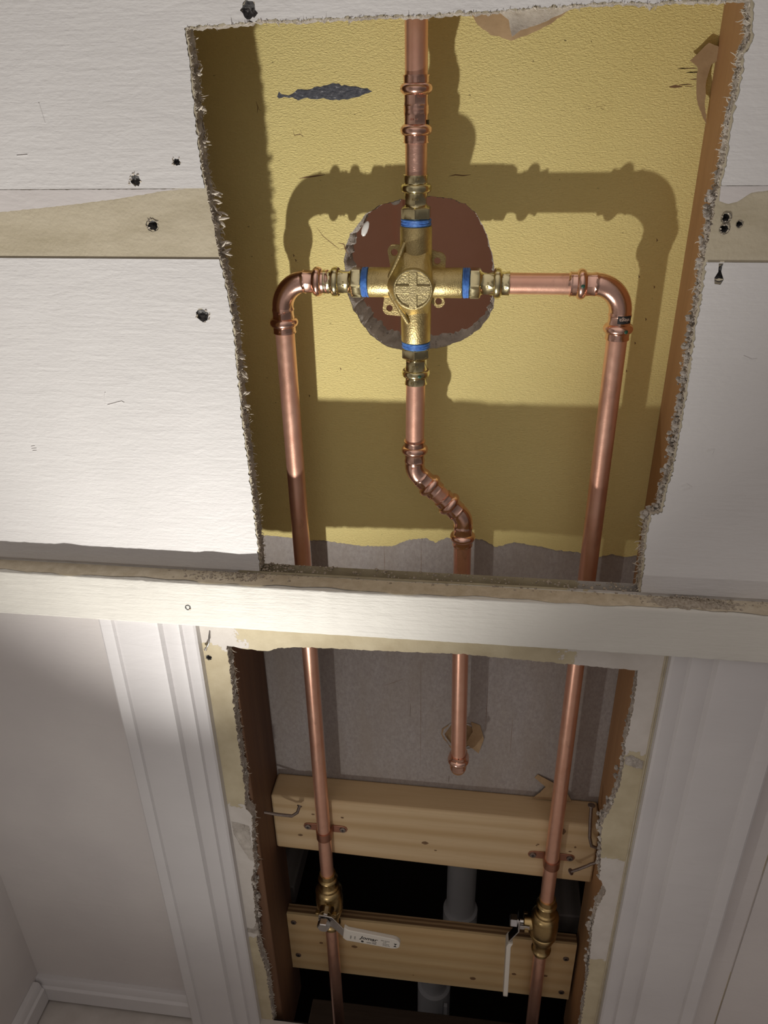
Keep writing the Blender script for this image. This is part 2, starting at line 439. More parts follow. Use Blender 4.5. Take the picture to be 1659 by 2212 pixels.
def textmesh(body, size, mat, name, parent, mtx, shear=0., bold=0., extrude=.08, bendr=None, align='CENTER', xs=1.):
    cu = bpy.data.curves.new(name, 'FONT'); cu.body = body; cu.size = size; cu.extrude = extrude; cu.shear = shear; cu.offset = bold
    cu.align_x = align; cu.align_y = 'CENTER'
    t = bpy.data.objects.new(name, cu); link(t); bpy.context.view_layer.update()
    me = bpy.data.meshes.new_from_object(t.evaluated_get(bpy.context.evaluated_depsgraph_get()))
    bpy.data.objects.remove(t); bpy.data.curves.remove(cu)
    for v in me.vertices:
        x, y, z = v.co.x*xs, v.co.y, v.co.z
        if bendr: a = x/bendr; p = Vector(((bendr+z)*math.sin(a), -(bendr+z)*math.cos(a), y))
        else: p = Vector((x, -z, y))
        v.co = (mtx @ p)*S
    me.name = name; me.materials.clear(); me.materials.append(MT[mat])
    o = bpy.data.objects.new(name, me); link(o); o.parent = parent; return o

# ================================================================ outlines measured for the cut-outs (x, z in mm)
UL = [(-187.5,-367),(-186.8,-346.8),(-187.0,-319.3),(-187.1,-288.6),(-187.6,-255.1),(-188.5,-223.3),(-187.9,-204.1),(-188.1,-185.4),(-187.2,-156.7),(-188.3,-132.7),(-190.9,-109.5),(-193.5,-96.7),(-194.2,-81.0),(-196.0,-62.7),(-197.3,-47.9),(-197.9,-27.8),(-197.6,-11.1),(-197.2,7.7),(-197.1,28.5),(-197.3,38.0)]
UT = [(-197.3,38.0),(-189.1,38.3),(-167.8,39.0),(-149.8,40.5),(-126.1,40.2),(-108.6,40.4),(-79.7,40.9),(-56.8,40.5),(-34.3,41.3),(-12.0,41.5),(12.7,42.2),(31.7,43.1),(58.5,43.7),(79.6,44.0),(87.8,42.0),(95.4,43.6),(111.0,43.8),(126.6,43.4),(142.5,43.4)]
UR = [(142.5,43.4),(145.6,24.5),(143.0,14.9),(143.6,-2.0),(142.3,-15.8),(143.1,-40.9),(142.2,-58.0),(141.9,-79.0),(141.4,-95.2),(140.9,-104.4),(142.2,-124.6),(141.6,-142.9),(142.4,-163.4),(143.2,-188.2),(143.6,-212.9),(143.2,-236.1),(143.0,-256.8),(141.1,-269.0),(140.3,-292.4),(132.6,-294.4),(131.9,-315.8),(133.6,-349.8),(133.9,-367)]
LL = [(-237.4,-1073.0),(-236.5,-960.1),(-240.7,-923.4),(-242.5,-905.5),(-239.0,-835.1),(-237.6,-810.0),(-237.9,-785.7),(-231.7,-761.1),(-231.5,-738.1),(-229.6,-707.9),(-226.3,-680.0),(-232.8,-668.8),(-230.5,-637.5),(-230.2,-597.7),(-230.5,-547.6),(-228.9,-500.1),(-228.0,-452.6)]
LT = [(-228.0,-452.6),(-210.4,-455.0),(-188.3,-455.8),(-179.1,-451.3),(-152.6,-448.1),(-92.4,-446.8),(-8.5,-444.0),(73.2,-446.9),(129.2,-448.8),(144.2,-449.0)]
LR = [(144.2,-449.0),(145.3,-476.2),(145.5,-509.0),(144.3,-531.8),(146.2,-561.0),(145.7,-591.6),(140.8,-623.9),(135.1,-644.4),(139.4,-691.6),(142.4,-727.1),(151.0,-744.2),(144.5,-771.9),(143.0,-803.5),(145.6,-852.3),(147.5,-895.1),(149.1,-989.3),(149.5,-1073)]
HO = [(-118.4,-110.1),(-114.5,-101.0),(-109.3,-95.6),(-101.4,-85.7),(-90.0,-79.1),(-75.0,-75.3),(-60.2,-73.3),(-43.7,-72.7),(-32.7,-74.1),(-21.7,-78.2),(-12.3,-85.8),(-6.4,-95.6),(-1.1,-107.9),(2.5,-120.5),(4.7,-135.2),(4.7,-150.2),(4.4,-159.8),(-0.6,-169.6),(-6.8,-177.5),(-14.4,-183.6),(-24.1,-189.0),(-35.9,-193.3),(-51.9,-196.5),(-68.0,-196.8),(-80.2,-195.8),(-88.2,-193.1),(-100.2,-184.0),(-108.0,-173.2),(-114.8,-161.4),(-118.4,-149.7),(-120.2,-136.3),(-120.4,-123.1)]
YB = [(-219.0,-390.8),(-199.8,-390.8),(-185.5,-391.6),(-166.7,-393.7),(-152.5,-392.9),(-133.8,-395.1),(-115.1,-397.2),(-82.5,-395.3),(-66.4,-387.0),(-50.4,-384.0),(-41.3,-389.2),(-30.1,-382.8),(-21.0,-383.9),(-9.9,-381.7),(5.8,-383.4),(17.3,-390.6),(34.8,-384.3),(61.5,-388.0),(74.9,-390.8),(96.8,-392.1),(114.7,-396.3),(127.2,-392.4),(140.4,-394.7),(157.0,-390.1)]
PATCH = [(-167.8,-0.8),(-165.8,1.7),(-161.5,0.7),(-158.0,-0.6),(-153.5,2.1),(-148.0,3.8),(-143.7,2.8),(-137.8,4.9),(-130.7,5.4),(-123.5,7.1),(-114.7,5.7),(-104.1,4.3),(-95.4,2.3),(-93.6,1.0),(-99.0,-0.4),(-106.1,-2.5),(-115.1,-3.9),(-124.0,-4.3),(-131.1,-3.0),(-138.4,-3.5),(-143.7,-2.4),(-151.0,-3.9),(-155.6,-1.9),(-161.7,-1.5),(-166.1,-2.4)]
TB = 12.7                     # drywall thickness
YB0 = 102.0                   # face of the back board
XL, XR, ZT = -553.0, 700.0, 420.0
def clipz(line, z0, z1):
    """part of a left/right edge polyline between two heights (line ordered either way)"""
    pts = sorted(line, key=lambda p: p[1])
    def at(z):
        for a, b in zip(pts, pts[1:]):
            if a[1] <= z <= b[1]: return (a[0]+(b[0]-a[0])*(z-a[1])/(b[1]-a[1]+1e-9), z)
        return (pts[0][0], z) if z < pts[0][1] else (pts[-1][0], z)
    return [at(z0)]+[p for p in pts if z0 < p[1] < z1]+[at(z1)]
def circ(x, z, r, seed, n=16, j=.25):
    R = random.Random(seed); return [(x+r*(1+R.uniform(-j, j))*math.cos(2*PI*i/n), z+r*(1+R.uniform(-j, j))*math.sin(2*PI*i/n)) for i in range(n)]

# ---------------------------------------------------------------- upper wall
ul = rag(UL, .7, 1.6, 3); ut = rag(UT, .7, 1.8, 4); ur = rag(UR, .8, 1.6, 5)
chipsP = [(-239.1, -80.1, 3.6, 7), (150.1, -75.0, 2.6, 8), (150.4, -81.8, 2.6, 9), (159.1, -79.0, 1.8, 10), (-246.2, -50.5, 3.8, 11), (-215.2, -39, 2.8, 12), (-210.6, -143.2, 5.0, 13), (-155.3, 46.8, 5.2, 14), (152.6, -110, 4.4, 15)]
upper_out = [(XL, -367)]+ul+ut[1:]+ur[1:]+[(XR, -367), (XR, ZT), (XL, ZT)]
holesU = [circ(x, z, r, s_) for x, z, r, s_ in chipsP]
W1 = build('wall_upper', sheet(upper_out, holesU, 0, TB), 'bare_paper'); W1['kind'] = 'structure'
def child(name, mb, mat, par, **k):
    """mesh in world millimetres parented to an object that has its own origin"""
    L = par.matrix_world.translation if False else Vector(par.location)
    off = Vector((L.x/S, L.y/S, L.z/S-ZO)); mb.v = [v-off for v in mb.v]
    return build(name, mb, mat, par, **k)
lineU = ul+ut[1:]+ur[1:]
child('cut_edge', cutface(lineU, False, 0, TB, 7, .9, 11, .8), 'gypsum', W1, label='crumbling cut drywall edge')
# painted board skins (1.6 mm proud)
SK = -0.9
pul = rag([(p[0]-.8, p[1]) for p in UL], .8, 1.5, 21); pur = rag([(p[0]+1.2, p[1]) for p in UR], .9, 1.5, 23); put = rag([(p[0], p[1]+.8) for p in UT], .9, 1.5, 22)
topz = -55.7
la = rag([(p[0]-.8, p[1]) for p in clipz(UL, topz, 38.4)], .8, 1.5, 31); ra = rag([(p[0]+1.4, p[1]) for p in reversed(clipz(UR, topz, 43.4))], .9, 1.5, 33)
A = [(XL, topz)]+la+put[1:]+ra[1:]+[(XR, topz), (XR, ZT), (XL, ZT)]
hA = [circ(-246.2, -50.5, 3.6, 41), circ(-215.2, -39.0, 2.6, 42), circ(-155.3, 46.8, 5.0, 43)]
child('painted_board', sheet(A, hA, SK, 0), 'white_paint', W1, label='white painted facing above the bare strip')
botz = -103.0
lb = rag([(p[0]-.8, p[1]) for p in clipz(UL, -367, botz)], .8, 1.5, 34)
B1 = [(XL, -367)]+lb+[(XL, botz)]
hB = [circ(-210.6, -143.2, 4.9, 44, j=.12)]
child('painted_board', sheet(B1, hB, SK, 0), 'white_paint', W1, label='white painted facing left of the opening')
rb = rag([(p[0]+1.4, p[1]) for p in clipz(UR, -367, botz)], .9, 1.5, 35)
B2 = [(XR, botz), (XR, -367)]+rb
hC = [[(150.6, -103.6), (153.4, -103.6), (153.2, -109), (155.6, -114), (154, -117.5), (150.2, -117), (149.4, -113), (151.2, -109)]]
child('painted_board', sheet(B2, hC, SK, 0), 'white_paint', W1, label='white painted facing right of the opening')
# thin skim of old paint on the bare strip
child('paint_skim', sheet(rag([(-553, -56), (-553, -74), (-353, -71), (-306, -67.0), (-263, -62.5), (-228, -57.5), (-212, -56.2)], .25, 2, 51, closed=True), [], -.5, 0), 'smooth_paint', W1)
child('paint_skim', sheet(rag([(143.5, -56), (144, -65), (150, -66.6), (155, -65.5), (163, -60), (175, -58.5), (XR, -58.5), (XR, -56)], .2, 2, 52, closed=True), [], -.5, 0), 'smooth_paint', W1)
# gouges: rough grey bowls with flakes round them
def bowl(mb, x, y, z, r, depth, seed):
    R = random.Random(seed); n = 18; vs = [Vector((x, y+depth, z))]; fs = []
    for k, (q, d) in enumerate(((.35, .8), (.65, .6), (.9, .3), (1.15, .0), (1.25, -.15))):
        for i in range(n):
            th = 2*PI*i/n; rr = r*q*R.uniform(.9, 1.1); vs.append(Vector((x+rr*math.cos(th), y+depth*d*R.uniform(.6, 1.3), z+rr*math.sin(th))))
    for i in range(n): fs.append((0, 1+i, 1+(i+1) % n))
    for k in range(4):
        for i in range(n): a = 1+k*n+i; b = 1+k*n+(i+1) % n; fs.append((a, a+n, b+n, b))
    mb.add(vs, fs)
for i, (x, z, r, y, dep) in enumerate([(-239.1, -80.1, 3.6, .3, 4.5), (-246.2, -50.5, 3.6, -.2, 2.6), (-215.2, -39, 2.6, -.2, 2.0), (-210.6, -143.2, 4.9, -.2, 3.2), (-155.3, 46.8, 5, -.2, 2.5),
                                      (150.1, -75, 2.6, .3, 6), (150.4, -81.8, 2.6, .3, 6), (159.1, -79, 1.8, .3, 5), (152.6, -110, 4.6, .1, 4)]):
    mb = MB(); bowl(mb, x, y, z, r, dep, 60+i); child('gouged_hole', mb, 'dark_gouge', W1)
fl = MB()
for i, (x, z, r) in enumerate([(-239.1, -80.1, 4.5), (-246.2, -50.5, 4.6), (-215.2, -39, 3), (-210.6, -143.2, 5.4), (150.1, -75, 3.2), (150.4, -82, 3.2)]):
    R = random.Random(300+i)
    for k in range(7):
        th = R.uniform(0, 6.28); rr = r*R.uniform(.7, 1.05)
        vs, fs = flake(x+rr*math.cos(th), SK-.1 if abs(x+239) > 1 and x < 100 else -.3, z+rr*math.sin(th), r*R.uniform(.15, .32), 400+i*10+k, thick=.25); fl.add(vs, fs)
child('paper_flakes', fl, 'torn_paper', W1)
dn = MB()
for pts in ([(-299, -206), (-300.5, -211), (-301, -216)], [(-299, -216.5), (-292, -214.5), (-286.5, -213)], [(-286.5, -213), (-284.5, -214.2)], [(-374, -255.5), (-370.5, -254.8)], [(-374, -257.5), (-369.5, -257)], [(-373.6, -259.3), (-370, -259)],
            [(152, -268.5), (156, -266.5), (160, -268.8)], [(154, -271.5), (158.5, -270)], [(212, -234), (213, -240)], [(178, -166), (184, -168.5), (187, -168)], [(166, -238), (171, -237), (170, -241)], [(-330, -34), (-322, -33.6)], [(-306, -2), (-304.5, -14)]):
    dn.tube([(a, SK-.02, b) for a, b in pts], .42, 6)
child('paint_dent', dn, 'white_paint', W1, label='small dents and raised scratches in the white paint')
# fuzzy torn paper along the cut
fz = MB()
fuzz(ul, 0, 420, .8, 2.6, 71, (1, 0), .22, 1.2, fz); fuzz(ul, TB-1, 380, 1.0, 4.2, 72, (1, 0), .28, 1.2, fz)
fuzz(ut, -1.5, 380, .6, 2.2, 73, (0, -1), .22, 1.5, fz); fuzz(ur, 0, 420, .8, 2.6, 74, (-1, 0), .25, 2, fz); fuzz(ur, TB-2, 500, 1.0, 4.0, 75, (-1, 0), .3, 2, fz)
child('torn_paper_fringe', fz, 'torn_paper', W1)
# larger curls on the left edge
cu = MB(); R = random.Random(80)
for z in (-60, -66, -74, -78, -95, -99, -28, -6, 15, -128, -176, -186, -190, -208, -218):
    x = clipz(UL, z, 30)[0][0]
    for k in range(3):
        p = Vector((x, R.uniform(5, TB), z+R.uniform(-2, 2))); L = R.uniform(4, 9) if -100 < z < -50 else R.uniform(2.5, 5)
        d = Vector((1, R.uniform(-.5, .3), R.uniform(-.7, .9))).normalized(); c = Vector((0, R.uniform(-.6, .6), R.uniform(-1, .4)))
        pts = [p+d*L*t+c*L*t*t*.6 for t in (0, .3, .55, .8, 1)]
        w = R.uniform(.5, 1.1); cu.tube(pts, [w, w*.9, w*1.2, w*.8, w*.3], 5)
child('torn_paper_curl', cu, 'torn_paper', W1)
# crumbled gypsum mass on the right cut
cm = MB(); R = random.Random(90)
for i in range(420):
    z = R.uniform(-362, 40)
    dense = 1 if (-300 < z < -140 or -110 < z < -60) else 0
    if not dense and R.random() < .72: continue
    x = clipz(UR, z, 43)[0][0]
    blob(cm, (x-R.uniform(-1.0, 3.0)*(1 if dense else .4), R.uniform(1.5, TB), z), R.uniform(.5, 2.0)*(1.15 if dense else .7), 1000+i, (1, 1, 1), 6, .45)
child('crumbled_gypsum', cm, 'gypsum', W1)
cm = MB()
for i in range(150):
    z = R.uniform(-362, 36); x = clipz(UL, z, 38)[0][0]
    blob(cm, (x+R.uniform(-.4, .3), R.uniform(1.5, TB), z), R.uniform(.3, .8), 1500+i, (1, 1, 1), 6, .4)
child('crumbled_gypsum', cm, 'gypsum', W1)
# flaps of torn paper at the top and on the right
def flap(poly, y0, bend, th, seed, n=8):
    """sheet hanging from its first/last points, lower part bent outwards by bend"""
    mb = MB(); zs = [p[1] for p in poly]; zt, zb = max(zs), min(zs)
    lp = rag(poly, .35, 1.8, seed, closed=True)
    xs = [p[0] for p in lp]; x0, x1 = min(xs), max(xs)
    # fill with grid points for a smooth bend
    inner = []
    for i in range(1, 10):
        for j in range(1, 8):
            q = (x0+(x1-x0)*i/10, zb+(zt-zb)*j/8)
            if inpoly(q, lp): inner.append(q)
    allp = [Vector(p) for p in lp]+[Vector(p) for p in inner]; m_ = len(lp)
    v2, e2, f2, *_ = delaunay_2d_cdt(allp, [(i, (i+1) % m_) for i in range(m_)], [], 0, 1e-4)
    tr = [t for t in f2 if inpoly(sum((v2[i] for i in t), Vector((0, 0)))/len(t), lp)]
    def Y(p): t = (zt-p.y)/(zt-zb+1e-6); return y0-bend*t*t+.6*math.sin(p.x*.35+seed)*t
    mb.add([(p.x, Y(p), p.y) for p in v2], tr); mb.add([(p.x, Y(p)+th, p.y) for p in v2], [tuple(reversed(t)) for t in tr])
    k = len(v2)
    for i in range(m_):
        a, b = i, (i+1) % m_; mb.f.append((a, b, b+k, a+k))
    return mb
child('paper_flap', flap([(-19, 43), (-14.6, 36.3), (-6.0, 30.8), (6.7, 27.6), (16.2, 30.0), (29.6, 35.2), (42, 43)], TB-1, -2, .5, 1), 'kraft_paper', W1, label='brown kraft paper flap')
child('paper_flap', flap([(-3.2, 43), (4.2, 38.0), (7, 29.0), (12.0, 32.1), (26.8, 36.4), (36.0, 40.2), (44, 43.5)], 5, 3, .8, 2), 'torn_paper', W1, label='whitish torn paper flap')
rf = MB()
pr = [(152, 24), (144, 27), (139, 22), (133, 16.5), (139, 12), (139.5, 2), (141, -8), (146, -18), (150, -24), (147, -10), (146, 4), (148, 14), (152, 16)]
rf = flap(pr, YB0-5, 5, .6, 3)
child('paper_flap', rf, 'kraft_paper', W1, label='curled brown paper at the right stud')

# ---------------------------------------------------------------- lower wall
ll = rag(LL, 1.0, 2, 103); lt = rag(LT, .6, 2, 104); lr = rag(LR, 1.0, 2, 105)
low_out = [(XL, -1130), (-237.4, -1130)]+ll+lt[1:]+lr[1:]+[(149.5, -1130), (XR, -1130), (XR, -367.5), (XL, -367.5)]
W2 = build('wall_lower', sheet(low_out, [circ(-247.5, -468.0, 2.6, 110)], 0, TB), 'smeared_paper'); W2['kind'] = 'structure'
child('cut_edge', cutface(ll+lt[1:]+lr[1:], False, 0, TB, 7, .9, 111, .8), 'gypsum', W2, label='crumbling cut drywall edge')
mb = MB(); bowl(mb, -247.5, .3, -468, 2.4, 4, 112); child('gouged_hole', mb, 'dark_gouge', W2)
fz = MB()
fuzz(ll, 0, 260, .8, 2.4, 113, (1, 0), .25, 2, fz); fuzz(ll, TB-2, 300, 1, 4.5, 114, (1, 0), .3, 2, fz); fuzz(lt, 0, 160, .4, 1.4, 115, (0, -1), .2, 2, fz); fuzz(lr, 0, 240, .8, 2.4, 116, (-1, 0), .28, 4, fz)
child('torn_paper_fringe', fz, 'torn_paper', W2)
cm = MB(); R = random.Random(120)
for i in range(330):
    side = R.random() < .5; z = R.uniform(-1060, -455)
    dense = (-900 < z < -760) if side else (-740 < z < -560 or -900 < z < -760)
    if not dense and R.random() < .6: continue
    x = clipz(LL if side else LR, z, -450)[0][0]
    blob(cm, (x+(1 if side else -1)*R.uniform(-1, 3 if dense else 1), R.uniform(1, TB), z), R.uniform(.6, 2.2)*(1.2 if dense else .7), 2000+i, (1, 1, 1.2), 6, .45)
child('crumbled_gypsum', cm, 'gypsum', W2)
# torn away facing: large rough gypsum scar left (z -690..-760) and tan/white paint edges right
sc = MB()
def scar(poly, y, seed, bump=1.0):
    lp = rag(poly, .6, 2, seed, closed=True); xs = [p[0] for p in lp]; zs = [p[1] for p in lp]; R = random.Random(seed)
    inner = []
    for i in range(1, 14):
        for j in range(1, 18):
            q = (min(xs)+(max(xs)-min(xs))*i/14, min(zs)+(max(zs)-min(zs))*j/18)
            if inpoly(q, lp): inner.append(q)
    allp = [Vector(p) for p in lp]+[Vector(p) for p in inner]; m_ = len(lp)
    v2, e2, f2, *_ = delaunay_2d_cdt(allp, [(i, (i+1) % m_) for i in range(m_)], [], 0, 1e-4)
    tr = [t for t in f2 if inpoly(sum((v2[i] for i in t), Vector((0, 0)))/len(t), lp)]
    mb = MB(); mb.add([(p.x, y-(0 if i < m_ else R.uniform(.1, bump)), p.y) for i, p in enumerate(v2)], tr); return mb
child('torn_facing', scar([(-251, -692), (-240, -694), (-231.5, -697), (-231.5, -755), (-236, -752), (-243, -735), (-250, -712)], -.15, 130, 1.6), 'gypsum', W2, label='bare gypsum where the paper tore away')
child('torn_facing', scar([(146, -552), (152, -549), (163.5, -556), (163.5, -566), (152, -563), (146.5, -561)], -.15, 131, 1.2), 'gypsum', W2, label='whitish torn scar beside the right casing')
child('torn_facing', scar([(-252, -875), (-245, -876), (-238, -862), (-238, -890), (-242, -885), (-252, -883)], -.15, 132, 1.0), 'gypsum', W2)
# smooth painted panel left of the left casing and right of the right casing
child('painted_board', MB().box(XL, -338, -1.5, 0, -1064, -417), 'smooth_paint', W2, label='smooth white painted wall left of the casing')
child('painted_board', MB().box(262, 296, -1.2, 0, -1064, -417).box(297.5, XR, -2.0, 0, -1064, -417), 'smooth_paint', W2, label='white painted boards right of the casing')

child('caulk_line', MB().box(164.2, 165.6, -.8, 0, -1064, -417).box(166.2, 167.4, -.5, 0, -1064, -417), 'bare_paper', W2)
# ---------------------------------------------------------------- side wall, floor, baseboards
o = build('wall_left', MB().box(XL-12, XL, -900, 0, -1064, ZT), 'smooth_paint'); o['kind'] = 'structure'
o = build('floor', MB().box(XL-12, XR, -900, 0, -1084, -1064), 'floor_paint'); o['kind'] = 'structure'
def baseprof(h0, h1): return [(0, h0), (-13, h0), (-13, h1-14), (-10, h1-11), (-9, h1-3), (-7, h1), (0, h1)]
mb = MB().extr(baseprof(-1059, -1020), 'X', XL, -339); mb.v = [Vector((v.x, v.y, v.z)) for v in mb.v]
o = build('baseboard_back', mb, 'trim_paint', bevel=.6); o['kind'] = 'structure'
mb = MB().extr([(XL-q[0], q[1]) for q in baseprof(-1059, -1020)], 'Y', -900, -13); o = build('baseboard_left', mb, 'trim_paint', bevel=.6); o['kind'] = 'structure'

# ---------------------------------------------------------------- horizontal rail (chair rail) and casings
def board_rag(x0, x1, y0, y1, z0, z1, seed, step=4):
    R = random.Random(seed); n = int((x1-x0)/step); vs = []; fs = []
    pr = [(y1, z1), (y0+1.2, z1), (y0+.2, z1-.8), (y0, z1-2), (y0, z0+2), (y0+.2, z0+.6), (y0+1.2, z0), (y1, z0)]
    for i in range(n+1):
        x = x0+(x1-x0)*i/n
        for (y, z) in pr: vs.append((x, y+R.uniform(-.08, .08), z+R.uniform(-.18, .18)+.35*math.sin(x*.013+seed)))
    k = len(pr)
    for i in range(n):
        for j in range(k): a = i*k+j; b = i*k+(j+1) % k; fs.append((a, b, b+k, a+k))
    fs += [tuple(range(k)), tuple(range(n*k, n*k+k))]
    return MB().add(vs, fs)
rail = build('trim_1', board_rag(XL, XR, -20.5, 0, -416.5, -370, 7), 'rail_paint', angle=50); rail['kind'] = 'structure'
df = MB(); RR = random.Random(77); nn = 150
for i in range(nn+1):
    x = -470+1100*i/nn; w0 = -18.4+1.2*math.sin(i*.31)+.8*math.sin(i*1.1)+RR.uniform(-.4, .4)
    for k in range(4): df.v.append(Vector((x, w0+(-1.8-w0)*k/3, -369.25+(RR.uniform(0, .25) if k in (1, 2) else 0))))
for i in range(nn):
    for k in range(3): a = i*4+k; df.f.append((a, a+1, a+5, a+4))
child('dust_film', df, 'tan_dust', rail, label='tan dust lying on the rail top')
mb = MB(); bowl(mb, -250.5, -20.6, -396.5, 2.2, .3, 140); child('gouged_hole', mb, 'dark_gouge', rail)
mb = MB(); vs, fs = flake(-248.5, -21, -398, 1.2, 141, thick=.3); mb.add(vs, fs); child('paint_flake', mb, 'torn_paper', rail)
CP = [(0, 0), (0, 8), (2, 9.5), (10, 9.9), (13, 8.6), (14.6, 11.8), (16, 12.3), (28.5, 11.6), (31, 10.6), (33.4, 15.4), (35.5, 16.0), (70, 16.6), (75.5, 15.2), (77, 18.2), (79, 18.6), (88, 18.4), (90, 17), (90, 0)]
def casing(xin, sgn, w, name):
    k = w/90.; pts = [(xin+sgn*d*k, -h) for d, h in CP]
    vs = []; fs = []; n = len(pts); N = 40
    zs = [-416.5-(1064-416.5)*i/N for i in range(N+1)]; R = random.Random(name)
    for z in zs:
        w_ = .25*math.sin(z*.01)
        for x, y in pts: vs.append((x+w_*0+R.uniform(-.06, .06), y+R.uniform(-.05, .05)*(y != 0), z))
    for i in range(N):
        for j in range(n): a = i*n+j; b = i*n+(j+1) % n; fs.append((a, b, b+n, a+n))
    fs += [tuple(range(n)), tuple(range(N*n, N*n+n))]
    o = build(name, MB().add(vs, fs), 'trim_paint', angle=28); o['kind'] = 'structure'; return o
casing(-252.0, -1, 88, 'trim_2'); casing(167.5, 1, 98, 'trim_3')

# ---------------------------------------------------------------- back boards and what lies behind them
ho = rag(HO, .5, 2.2, 150, closed=True)
BX0, BX1 = -252, 190; BT = 80.0
W3 = build('wall_back', sheet([(BX0, -729), (BX1, -729), (BX1, BT), (BX0, BT)], [rag(HO, .4, 2.2, 151, closed=True), circ(-9, -640, 17, 152, 14, .18)], YB0, YB0+TB), 'grey_board'); W3['kind'] = 'structure'
yb = rag(YB, .6, 1.8, 153)
child('yellow_facing', sheet([(BX0, -390)]+yb+[(BX1, -390), (BX1, BT), (BX0, BT)], [[(p[0], p[1]) for p in ho]], YB0-1.3, YB0-.05), 'yellow_board', W3, label='yellow textured face of the back board')
hc = Vector((-57.5, -135)); RR = random.Random(154); mb = MB(); nr_ = 8; nh = len(ho)
def rim_off(th): return 1.0+7.5*max(0, math.cos(th-math.radians(222)))**.8+3.0*max(0, math.cos(th-math.radians(285)))
for k in range(nr_+1):
    t_ = k/nr_
    for i, p in enumerate(ho):
        d = (hc-Vector(p)); th = math.atan2(-d.y, -d.x); d.normalize()
        o_ = rim_off(th)*t_**.75*(1+.15*math.sin(i*.9)+.1*math.sin(i*2.3)) + (RR.uniform(-.5, .5) if k else 0)
        mb.v.append(Vector((p[0]+d.x*o_, YB0-1+(TB+1)*t_+(RR.uniform(-.5, .5) if 0 < k < nr_ else 0), p[1]+d.y*o_)))
for k in range(nr_):
    for i in range(nh): a = k*nh+i; b = k*nh+(i+1) % nh; mb.f.append((a, b, b+nh, a+nh))
child('hole_rim', mb, 'gypsum', W3, label='crumbling white rim of the round hole')
hr = MB(); R = random.Random(156)
for i in range(150):
    th = R.uniform(0, 2*PI); k = int(th/(2*PI)*len(ho)) % len(ho); p = ho[k]
    c = Vector((-57.5, -135)); d = (Vector(p)-c).normalized()
    yy_ = R.uniform(YB0+1, YB0+TB); oo_ = rim_off(math.atan2(d.y, d.x))*((yy_-YB0)/TB)**.75+R.uniform(-.5, .4)
    blob(hr, (p[0]-d.x*oo_, yy_, p[1]-d.y*oo_), R.uniform(.35, 1.0), 2600+i, (1, 1, 1), 6, .4)
fuzz([(p[0], p[1]) for p in ho if p[1] < -150], YB0-1, 70, .8, 3, 157, (0, 1), .22, 2, hr)
child('crumbled_gypsum', hr, 'gypsum', W3)
gm = MB(); blob(gm, (0, 0, 0), 6.5, 158, (.42, .22, 1), 12, .06); gm.xf(Matrix.Translation((-103, YB0+6, -98)) @ Matrix.Rotation(math.radians(22), 4, 'Y')); child('caulk_lump', gm, 'white_glob', W3, label='smooth whitish lump inside the hole rim')
gm = MB(); blob(gm, (0, 0, 0), 4.0, 159, (1, .3, .55), 12, .08); gm.xf(Matrix.Translation((-77, YB0+1, -77)) @ Matrix.Rotation(math.radians(-15), 4, 'Y')); child('caulk_lump', gm, 'white_glob', W3)
child('torn_patch', scar(PATCH, YB0-1.36, 155, .18), 'torn_grey', W3, label='dark grey torn streak in the yellow facing')
# torn lip of the yellow facing
lip = MB(); fuzz(yb, YB0-1.3, 200, .5, 2.2, 158, (0, -1), .22, .8, lip); child('torn_paper_fringe', lip, 'torn_paper', W3)
# scuffs and pencil lines on the boards (flat marks)
mk = MB(); R = random.Random(160)
def stroke(mb, pts, w, y):
    vs = []; fs = []
    for i, p in enumerate(pts):
        a = Vector(pts[max(0, i-1)]); b = Vector(pts[min(len(pts)-1, i+1)]); d = (b-a).normalized(); nr = Vector((-d.y, d.x))*w*.5
        ww = 1 if 0 < i < len(pts)-1 else .25
        vs += [(p[0]+nr.x*ww, y, p[1]+nr.y*ww), (p[0]-nr.x*ww, y, p[1]-nr.y*ww)]
    for i in range(len(pts)-1): fs.append((2*i, 2*i+1, 2*i+3, 2*i+2))
    mb.add(vs, fs)
ym = YB0-1.36
stroke(mk, [(-154, -58.9), (-148, -58), (-141, -57.2), (-133, -56.3)], 1.0, ym)
stroke(mk, [(-184.2, -4), (-183, -8), (-184, -12)], .6, ym); stroke(mk, [(-183.2, -9), (-180.5, -10.5)], .6, ym)
stroke(mk, [(-156.5, -24), (-155.8, -28), (-151, -27), (-149, -29)], .5, ym); stroke(mk, [(-151, -24), (-149, -29)], .5, ym)
stroke(mk, [(-125, -108), (-120, -109), (-119, -113), (-116, -118)], .9, ym); stroke(mk, [(-123, -113), (-118, -112)], .7, ym)
for z, n in ((11.5, 4), (9.0, 4), (4.6, 1), (1.4, 2)):
    for k in range(n): x = 124+R.uniform(0, 16); stroke(mk, [(x, z), (x+3, z+.2), (x+6, z)], .7, ym)
stroke(mk, [(122, .3), (126, .5), (131, .3)], 2.0, ym); stroke(mk, [(133, .3), (139, .4)], 1.4, ym)
for k in range(26): x = 64+R.uniform(0, 20); z = -12+R.gauss(0, 2.4); stroke(mk, [(x, z), (x+R.uniform(.6, 2), z+R.uniform(-.5, .5))], .45, ym)
stroke(mk, [(-35, -58), (-30, -57), (-24, -57.6), (-18, -57)], .8, ym); stroke(mk, [(-142, -96), (-137, -103), (-128, -110), (-124, -113)], .45, ym)
for x, z in ((-163.5, -117), (-162, -121), (128, -104), (118, -132), (131, -140), (128, -166), (122, -186), (118, -210), (-158, -240), (-128, -214)): stroke(mk, [(x, z), (x+.8, z-1.2), (x+.4, z-2.4)], 1.0, ym)
child('scuff_mark', mk, 'wood_stain', W3, label='small dark scuffs')
mk = MB()
